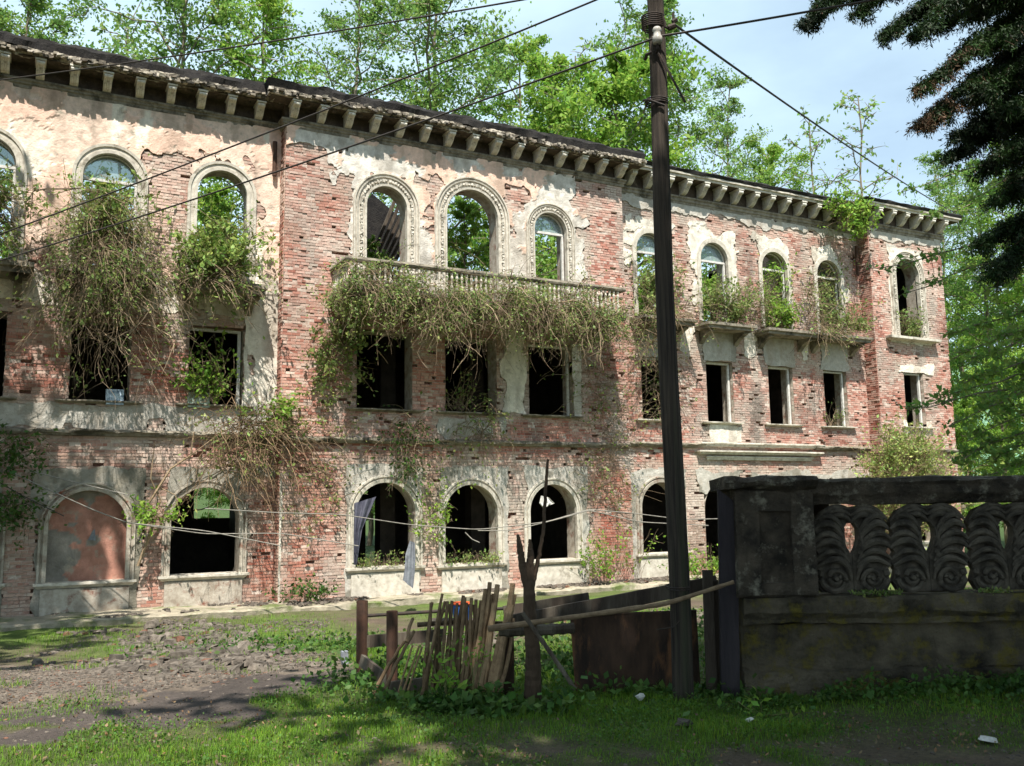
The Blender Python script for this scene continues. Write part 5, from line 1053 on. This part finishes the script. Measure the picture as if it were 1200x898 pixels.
sheet('plastic_rag', [(634, 581), (632, 590), (637, 596)], [(643, 583), (650, 590), (644, 592)], M['white'], 'white torn rag in the top of the third middle arch', 'rag', 22.9, 2, .03)
for (x0, x1, y0, y1, yp, lb, m_) in ((124, 145, 457, 474, 22.45, 'pale blue and white block on the sill of the second dark window', 'w'), (220, 246, 461, 477, 22.45, 'pale green grey block on the sill of the third dark window', 'g')):
    p0 = atY(x0, y1, yp); p1 = atY(x1, y0, yp); a = MB(); a.box(p0[0], p1[0], yp, yp+.12, p0[2], p1[2], jit=.01); o = a.build('foam_block', mat('block_'+m_, *((lin(206, 222, 236), lin(86, 106, 130)) if m_ == 'w' else (lin(176, 190, 180), lin(130, 150, 130))), scale=9, bump=.2), None, lambda v: v-p0, label=lb, category='block'); o.location = tuple(p0)
p0 = atY(103, 633, 22.7); a = MB(); a.add([[0, 0, 0], [.16, -.02, -.02], [.13, -.01, .24], [.08, -.03, .20], [.13, .012, .24], [.16, .012, -.02], [0, .012, 0]], [(0, 1, 2, 3), (6, 4, 5), (0, 6, 5, 1)]); a.build('paper_scrap', M['cloth'], None, label='pale blue scrap stuck on the blind arch', category='scrap').location = tuple(p0)

# ------------------------------------------------------------------ ground cover
def scatter(n, a0, a1, d0, d1, seed):
    r = np.random.default_rng(seed); a = r.uniform(a0, a1, n); d = r.uniform(d0, d1, n); x = a*math.cos(YAW)+d*math.sin(YAW); y = -a*math.sin(YAW)+d*math.cos(YAW); return r, a, d, x, y
def blades(mb, n, a0, a1, d0, d1, h, w, seed, power=1.0, tone=1.0, ymax=99):
    r, a, d, x, y = scatter(n, a0, a1, d0, d1, seed); g = grass_amount(x, y)**power; k = (r.uniform(0, 1, n) < g) & (y < ymax); x = x[k]; y = y[k]; g = g[k]; n = len(x); z = gz(x, y)
    hh = h*(.35+.65*g+.5*np.clip(fbm(x, y, 1.6, 3, 61), -.4, 1))*r.uniform(.5, 1.3, n); az = r.uniform(0, 2*PI, n); lean = r.uniform(.1, .9, n)[:, None]
    P = np.stack([x, y, z-.01], 1); dr = np.stack([np.cos(az), np.sin(az), 0*az], 1); sd_ = np.stack([-np.sin(az), np.cos(az), 0*az], 1)*w
    tip = P+dr*lean*hh[:, None]+np.array([0, 0, 1])*(hh*(1-.3*lean[:, 0]))[:, None]; mid = P+dr*lean*.35*hh[:, None]+np.array([0, 0, .6])*hh[:, None]
    v = np.stack([P-sd_*.6, P+sd_*.6, mid+sd_*.5, tip, mid-sd_*.5], 1).reshape(-1, 3); c = r.uniform(.7, 1.25, (n, 1))*np.ones((n, 3)); dry = r.uniform(0, 1, n) < .12; c[dry] = c[dry]*np.array([1.7, 1.15, 1.0]); c *= tone
    f = np.array([[0, 1, 2, 4], [4, 2, 3, 3]]); i = np.arange(n)[:, None]*5
    mb.add(v, i+np.array([0, 1, 2, 4]), np.repeat(c, 5, 0)); mb.f.append(i+np.array([4, 2, 3])+mb.n-len(v))
gb = MB(); blades(gb, 190000, -5, 7.5, 4.6, 8.2, .055, .0035, 1); blades(gb, 60000, -6, 8, 8.2, 11.5, .09, .004, 2); blades(gb, 60000, -9, 12, 11.5, 21, .10, .006, 3, ymax=21.1)
gb.build('grass', M['grass'], kind='stuff')
wd_ = MB()
def weeds(c_a, c_d, sa, sd2, n, size, h, seed, tint=None):
    r = np.random.default_rng(seed); a = r.normal(c_a, sa, n); d = r.normal(c_d, sd2, n); x = a*math.cos(YAW)+d*math.sin(YAW); y = -a*math.sin(YAW)+d*math.cos(YAW); z = gz(x, y)+h*r.uniform(.05, 1, n)**1.3*(.6+.6*fbm(x, y, 3, 2, 5))
    leaves(wd_, np.stack([x, y, z], 1), size, r, up=.9, colv=.35, aspect=.7, tint=tint)
for args in ((-.45, 7.7, .3, .10, 800, .06, .16, 1), (.0, 7.5, .25, .12, 600, .075, .2, 2), (-1.0, 8.0, .3, .25, 400, .05, .15, 3), (3.4, 7.6, .9, .10, 1500, .045, .17, 4), (2.2, 7.6, .3, .10, 400, .05, .15, 5), (4.8, 7.5, .8, .14, 1300, .05, .2, 6), (-1.3, 9.3, .35, .5, 900, .06, .22, 7), (.6, 9.5, .9, .8, 1600, .06, .25, 8), (1.4, 8.0, .4, .1, 400, .07, .12, 9), (2.0, 11, 1.2, 1.5, 1600, .07, .3, 10), (-2.0, 12, .6, .6, 900, .06, .2, 12), (-4.0, 15, .8, .7, 800, .07, .2, 13)): weeds(*args)
r = np.random.default_rng(77); _, a_, d_, x, y = scatter(60000, -5, 7.5, 4.9, 8.4, 78); k = (r.uniform(0, 1, len(x)) < grass_amount(x, y)*.8) & (fbm(x, y, 2.2, 4, 15) > .0); x, y = x[k], y[k]
leaves(wd_, np.stack([x, y, gz(x, y)+r.uniform(.01, .06, len(x))], 1), .022, r, up=1.2, aspect=.8, tint=(1.25, 1.25, 1.0))
wd_.build('undergrowth', M['leaf_dark'], kind='stuff')
lb_ = MB()
def tuft(px, py, d, n, size, seed, label):
    p = adz(px, py, d); r = np.random.default_rng(seed); q = AD(p[0], p[1], p[2]); mb = MB(); st = MB(); g0 = gad(p[0], d)
    for k in range(6):
        e = q+r.normal(0, .07, 3); st.tube([[q[0], q[1], g0], (np.array([q[0], q[1], g0])+e)/2+r.normal(0, .02, 3), e], .004, 4, (.6, .8, .5)); leaves(mb, e+r.normal(0, .05, (n//6, 3)), size, r, up=.8, aspect=.6)
    t = thing('sapling', label, 'plant', (q[0], q[1], g0)); tf = lambda v: v-np.array([q[0], q[1], g0]); st.build('stems', M['twig'], t, tf); mb.build('foliage', M['leaf_bright'], t, tf)
tuft(527, 800, 7.75, 60, .07, 1, 'bright green leafy shoot in front of the stick fence'); tuft(555, 770, 7.8, 40, .05, 2, 'small leafy shoot among the sticks'); tuft(888, 838, 7.2, 30, .07, 3, 'small broad leafed seedling at the foot of the plinth'); tuft(523, 772, 7.8, 24, .05, 4, 'pale leafed shoot left among the sticks')
# moss and small plants on the balustrade ledge
r_, = (np.random.default_rng(5),); n = 1500; aa = r_.uniform(A(955), A(1300), n); kk = fbm(aa, aa*0, 3, 3, 6) > -.1; aa = aa[kk]; n = len(aa); P = np.stack([aa, DB-.17+r_.uniform(0, .12, n), Z(697)+r_.uniform(0, .035, n)], 1)
W = np.stack([P[:, 0]*math.cos(YAW)+P[:, 1]*math.sin(YAW), -P[:, 0]*math.sin(YAW)+P[:, 1]*math.cos(YAW), P[:, 2]], 1); mb = MB(); leaves(mb, W, .03, r_, up=.6); mb.build('ledge_moss', M['leaf_vine'], kind='stuff')
# dead leaves lying in the grass
r = np.random.default_rng(91); _, a_, d_, x, y = scatter(5000, -5, 7.5, 4.7, 8.3, 92); k = fbm(x, y, 1.2, 3, 9) > -.2; x, y = x[k], y[k]; mb = MB()
leaves(mb, np.stack([x, y, gz(x, y)+r.uniform(.01, .05, len(x))], 1), .03, r, up=2.0, aspect=.6, colv=.4); mb.build('leaf_litter', leaf_mat('dead_leaf', lin(92, 74, 52), lin(122, 102, 72), .1), kind='stuff')
# stones
def stones(mb, X, Y, S_, r, tone=None, lift=0.2, flat=.55):
    base = np.array([[-1, -1, -1], [1, -1, -1], [1, 1, -1], [-1, 1, -1], [-.7, -.75, 1], [.75, -.7, 1], [.7, .7, 1], [-.7, .72, 1]], float); n = len(X)
    v = base[None]*(1+r.uniform(-.3, .3, (n, 8, 3))); v[:, :, 2] *= flat*r.uniform(.4, 1, n)[:, None]; v[:, :, 0] *= r.uniform(.7, 1.4, n)[:, None]; v *= S_[:, None, None]/2
    az = r.uniform(0, 2*PI, n); tl = r.normal(0, .35, n); c, s_ = np.cos(az)[:, None], np.sin(az)[:, None]; v[:, :, 2] += v[:, :, 0]*np.tan(tl)[:, None]*.6
    w = v.copy(); w[:, :, 0] = v[:, :, 0]*c-v[:, :, 1]*s_; w[:, :, 1] = v[:, :, 0]*s_+v[:, :, 1]*c; w[:, :, 0] += X[:, None]; w[:, :, 1] += Y[:, None]
    w[:, :, 2] += (gz(X, Y)+S_*lift*.5)[:, None]; f = np.array([[0, 3, 2, 1], [4, 5, 6, 7], [0, 1, 5, 4], [1, 2, 6, 5], [2, 3, 7, 6], [3, 0, 4, 7]])
    col = (r.uniform(.6, 1.3, (n, 1))*np.array([1, .98, .95])) if tone is None else tone; rd = r.uniform(0, 1, n) < .05; col = np.where(rd[:, None], np.array([1.2, .7, .55]), col)
    mb.add(w.reshape(-1, 3), (f[None]+np.arange(n)[:, None, None]*8).reshape(-1, 4), np.repeat(col, 8, 0))
pile = [pix_ground(*q) for q in ((110, 785), (150, 745), (180, 728), (300, 735), (330, 770), (240, 788))]
r = np.random.default_rng(3); px_ = r.uniform(min(p[0] for p in pile)-.6, max(p[0] for p in pile)+1.2, 9000); py_ = r.uniform(min(p[1] for p in pile)-.3, 21.0, 9000); k = soft_poly(px_, py_, pile, .5) | ((fbm(px_, py_, .8, 3, 88) > .6)); X, Y = px_[k][:2400], py_[k][:2400]
mb = MB(); stones(mb, X, Y, (.025+.12*r.uniform(0, 1, len(X))**2), r, lift=.5); mb.build('rubble', M['rock'], kind='stuff')
for k in range(22):
    q = pile[k % len(pile)]; cx_ = sum(p[0] for p in pile)/6; cy_ = sum(p[1] for p in pile)/6; x = cx_+(q[0]-cx_)*random.uniform(0, .8); y = cy_+(q[1]-cy_)*random.uniform(0, .8)
    mb = MB(); stones(mb, np.array([x]), np.array([y]), np.array([random.uniform(.12, .24)]), r, lift=.8); z0 = float(gz(x, y)); mb.build('rubble_stone', M['rock'], None, lambda v: v-np.array([x, y, z0]), label='grey broken slab lying in the rubble heap before the blind arch', category='stone', group='slabs of the rubble heap').location = (x, y, z0)
# gravel of the path and pebbles in the grass
r = np.random.default_rng(8); n = 60000; _, a_, d_, x, y = scatter(n, -7, 1.0, 7, 17, 5); k = in_poly(x, y, GRAVEL) | (soft_poly(x, y, TARMAC) & (r.uniform(0, 1, n) < .05)); x, y = x[k], y[k]
mb = MB(); stones(mb, x, y, r.uniform(.01, .035, len(x)), r, lift=.1); _, a_, d_, x, y = scatter(2600, -4, 6, 4.7, 7.4, 6); stones(mb, x, y, r.uniform(.008, .028, len(x)), r, lift=.1); _, a_, d_, x, y = scatter(9000, -8, 8, 12.5, 20, 7); k = (y < 21) & (fbm(x, y, .8, 3, 3) > 0); stones(mb, x[k], y[k], r.uniform(.02, .09, k.sum()), r, lift=.2)
mb.build('gravel', M['rock'], kind='stuff')
r = np.random.default_rng(12); n = 7000; xx = r.uniform(-4, 20, n); yy = YLEDGE+.1+1.3*r.uniform(0, 1, n)**.7; kk = fbm(xx, yy, 1, 3, 4) > .1; xx, yy = xx[kk], yy[kk]; mb = MB()
sz = r.uniform(.02, .11, len(xx)); zk = gz(xx, yy); stones(mb, xx, yy, sz, r, lift=.2); V = mb.v[0]; V[:, 2] += np.repeat(-.57-zk, 8); mb.build('ledge_debris', M['rock'], kind='stuff')
# litter
for (px, py, d, s_, lb, cat, m_) in ((751, 823, 7.6, .09, 'crumpled white paper in the grass before the rusty sheet', 'litter', 'white'), (801, 852, 6.7, .11, 'pale stone in the grass below the pole', 'stone', 'rock'), (404, 778, 9.3, .12, 'small white carton beside the far pipe post', 'litter', 'white'),
                                (878, 850, 6.9, .07, 'small white scrap near the plinth', 'litter', 'white'), (1158, 872, 6.3, .1, 'flat white lid in the grass at the lower right', 'litter', 'white')):
    p = at(px, py, d); gx_, gy_ = pix_ground(px, py); z0 = float(gz(gx_, gy_)); mb = MB(); rs = np.random.default_rng(px)
    if cat == 'stone': stones(mb, np.array([gx_]), np.array([gy_]), np.array([s_]), rs, lift=.6)
    elif px == 404: m_ = 'cloth'; mb.box(gx_-.035, gx_+.035, gy_-.03, gy_+.03, z0-.01, z0+.13, jit=.006)
    elif px == 1158: mb.tube([[gx_, gy_, z0+.02], [gx_+.004, gy_, z0+.045]], [.06, .05], 12)
    else:
        c = rs.normal(0, 1, (14, 3)); c /= np.linalg.norm(c, axis=1)[:, None]; c = c*np.array([s_*.6, s_*.4, s_*.35])*rs.uniform(.6, 1.1, (14, 1))+np.array([gx_, gy_, z0+.04])
        import bmesh
        bm = bmesh.new(); [bm.verts.new(q) for q in c]; bmesh.ops.convex_hull(bm, input=bm.verts); bm.verts.ensure_lookup_table(); bm.verts.index_update(); vv = [v.co[:] for v in bm.verts]; ff = [tuple(v.index for v in f.verts) for f in bm.faces]; mb.add(vv, ff); bm.free()
    mb.build('litter' if cat == 'litter' else 'stone', M[m_], None, lambda v: v-np.array([gx_, gy_, z0]), label=lb, category=cat).location = (gx_, gy_, z0)

# ------------------------------------------------------------------ dark conifer and broadleaf sprays reaching in from the right
TX = adz(1330, 300, 12.0); T_, tf = near('conifer', 'dark drooping conifer reaching in from the upper right', 'tree', TX[0], 12.0)
a = MB(); g0 = gad(TX[0], 12.0); a.tube([[TX[0], 12, g0-.2], [TX[0]-.1, 12, 5], [TX[0], 12, 12], [TX[0], 12, 17]], [.4, .32, .2, .08], 12); a.build('trunk', M['bark_dark'], T_, tf)
nd = MB(); nb_ = MB(); br = MB(); r = np.random.default_rng(44)
def bough(p0, p1, width, dens, droop=.25, brown=0.0, needles=.065, nm=None):
    n = 14; t = np.linspace(0, 1, n); L_ = np.linalg.norm(p1-p0); P = p0+(p1-p0)*t[:, None]; P[:, 2] += .12*L_*np.sin(t*PI); P += r.normal(0, .02, P.shape); br.tube(P, np.linspace(.05, .008, n), 5, cap=False)
    for k in range(int(dens*L_)):
        s_ = r.uniform(.08, 1)**.8; p = np.array([np.interp(s_, t, P[:, q]) for q in range(3)]); w = width*(1.15-s_)**.6*r.uniform(.3, 1); d = (p1-p0)/L_*r.uniform(.1, .9)+r.normal(0, .55, 3); d[2] = d[2]*.4-droop; d /= np.linalg.norm(d)
        u = np.linspace(0, 1, 5)[:, None]; Q = p+d*w*u+np.array([0, 0, -droop*w])*u**2; br.tube(Q, .006, 3, cap=False)
        m_ = int(90+300*w); uu = r.uniform(0, 1, m_)[:, None]; C = p+d*w*uu+np.array([0, 0, -droop*w])*uu**2+r.normal(0, .035, (m_, 3))
        leaves(nb_ if r.uniform() < brown else nd, C, needles, r, up=.2, colv=.4, aspect=.2, hang=.9)
for (x, y, xe, ye, d0, d1, w, dens, bw) in ((1300, -120, 945, 28, 12, 11.0, .45, 24, 0), (1320, -60, 1000, 0, 12, 11.5, .5, 24, 0), (1330, -40, 1060, 48, 12, 10.6, .55, 24, 0), (1330, 0, 1100, 30, 12, 11.8, .7, 28, 0), (1330, 40, 1075, 105, 12, 10.8, .5, 26, .3), (1330, 70, 1078, 145, 12, 11.0, .5, 26, .45), (1330, 60, 1140, 90, 12, 11.6, .7, 30, .1),
      (1330, 100, 1075, 150, 12, 11.6, .55, 26, .2), (1330, 120, 1120, 160, 12, 11.2, .7, 30, 0), (1330, 170, 1150, 200, 12, 11.5, .7, 26, 0), (1330, 200, 1165, 235, 12, 11.2, .6, 26, 0), (1330, 240, 1150, 290, 12, 11.3, .6, 26, 0), (1330, 260, 1180, 310, 12, 11.6, .6, 26, 0), (1330, 20, 1170, 50, 12, 10.9, .8, 34, 0), (1330, -20, 1150, 10, 12, 11.3, .8, 34, 0),
      (1330, 150, 1180, 130, 12, 10.9, .8, 34, 0), (1340, 90, 1190, 80, 12, 11.0, .8, 34, 0), (1340, 300, 1190, 270, 12, 11.4, .6, 24, 0), (1300, -160, 1010, -30, 12, 11.2, .6, 22, 0), (1300, -200, 1120, -60, 12, 11.2, .8, 22, 0), (1280, -90, 960, 5, 12, 11.4, .5, 26, 0), (1200, -60, 938, 30, 11.8, 11.0, .42, 34, 0), (1260, -10, 1035, 42, 12, 11.0, .5, 34, 0), (1200, -50, 1000, 18, 11.8, 11.2, .5, 34, 0), (1330, 140, 1105, 190, 12, 11.3, .7, 30, 0), (1330, 250, 1160, 325, 12, 11.0, .7, 30, 0), (1330, 10, 1130, 60, 12, 11.2, .9, 34, 0), (1330, 60, 1150, 110, 12, 11.0, .9, 34, 0), (1330, 110, 1140, 160, 12, 11.6, .9, 34, 0), (1330, 180, 1170, 180, 12, 11.0, .8, 34, 0), (1330, 210, 1185, 215, 12, 11.0, .8, 30, 0), (1330, 0, 1180, -10, 12, 11.0, .9, 34, 0)):
    bough(adz(x, y, d0), adz(xe, ye, d1), w, dens, brown=bw)
br.build('branches', M['bark_dark'], T_, tf); nd.build('needles', M['needle'], T_, tf); nb_.build('dead_needles', M['needle_brown'], T_, tf)
TX = adz(1360, 400, 14.5); T_, tf = near('broadleaf_tree', 'light green broadleaf tree with flat layered sprays at the right edge', 'tree', TX[0], 14.5)
a = MB(); g0 = gad(TX[0], 14.5); a.tube([[TX[0], 14.5, g0-.2], [TX[0]-.2, 14.5, 4], [TX[0], 14.5, 9]], [.2, .15, .05], 9); a.build('trunk', M['bark'], T_, tf)
br = MB(); lf = MB(); r = np.random.default_rng(45)
for k, (xe, ye, d1) in enumerate([(1028, 316, 13.6), (1062, 345, 14), (1064, 480, 13.8), (1095, 470, 14.2), (1110, 500, 14.5), (1120, 540, 14.2), (1115, 420, 15), (1125, 390, 14), (1120, 300, 15.5), (1140, 350, 13.8), (1130, 450, 13.5), (1135, 515, 13.4), (1150, 560, 13.8), (1100, 250, 15), (1060, 225, 16), (1135, 235, 14), (1150, 420, 13.2), (1160, 480, 13), (1150, 280, 13.4), (1165, 540, 13)]):
    p0 = adz(1360, ye-60+r.uniform(-20, 60), 14.5); p1 = adz(xe, ye, d1); n = 12; t = np.linspace(0, 1, n); P = p0+(p1-p0)*t[:, None]; P[:, 2] += .25*np.sin(t*PI); P += r.normal(0, .02, P.shape); L_ = np.linalg.norm(p1-p0); br.tube(P, np.linspace(.03, .006, n), 4, cap=False)
    for q in range(26):
        s_ = r.uniform(.15, 1); p = np.array([np.interp(s_, t, P[:, c]) for c in range(3)]); w = .75*(1.15-s_)**.5*r.uniform(.4, 1); d = (p1-p0)/L_*.6+r.normal(0, .7, 3); d[2] = d[2]*.12-.05; d /= np.linalg.norm(d); br.tube([p, p+d*w*.5, p+d*w+np.array([0, 0, -.05])], .005, 3, cap=False)
        m_ = 20 if xe > 1090 else 11; C = p+d*w*r.uniform(0, 1, (m_, 1))+r.normal(0, .06, (m_, 3))*np.array([1, 1, .45]); leaves(lf, C, .10, r, up=1.0, colv=.3)
br.build('branches', M['bark'], T_, tf); lf.build('foliage', M['leaf'], T_, tf)
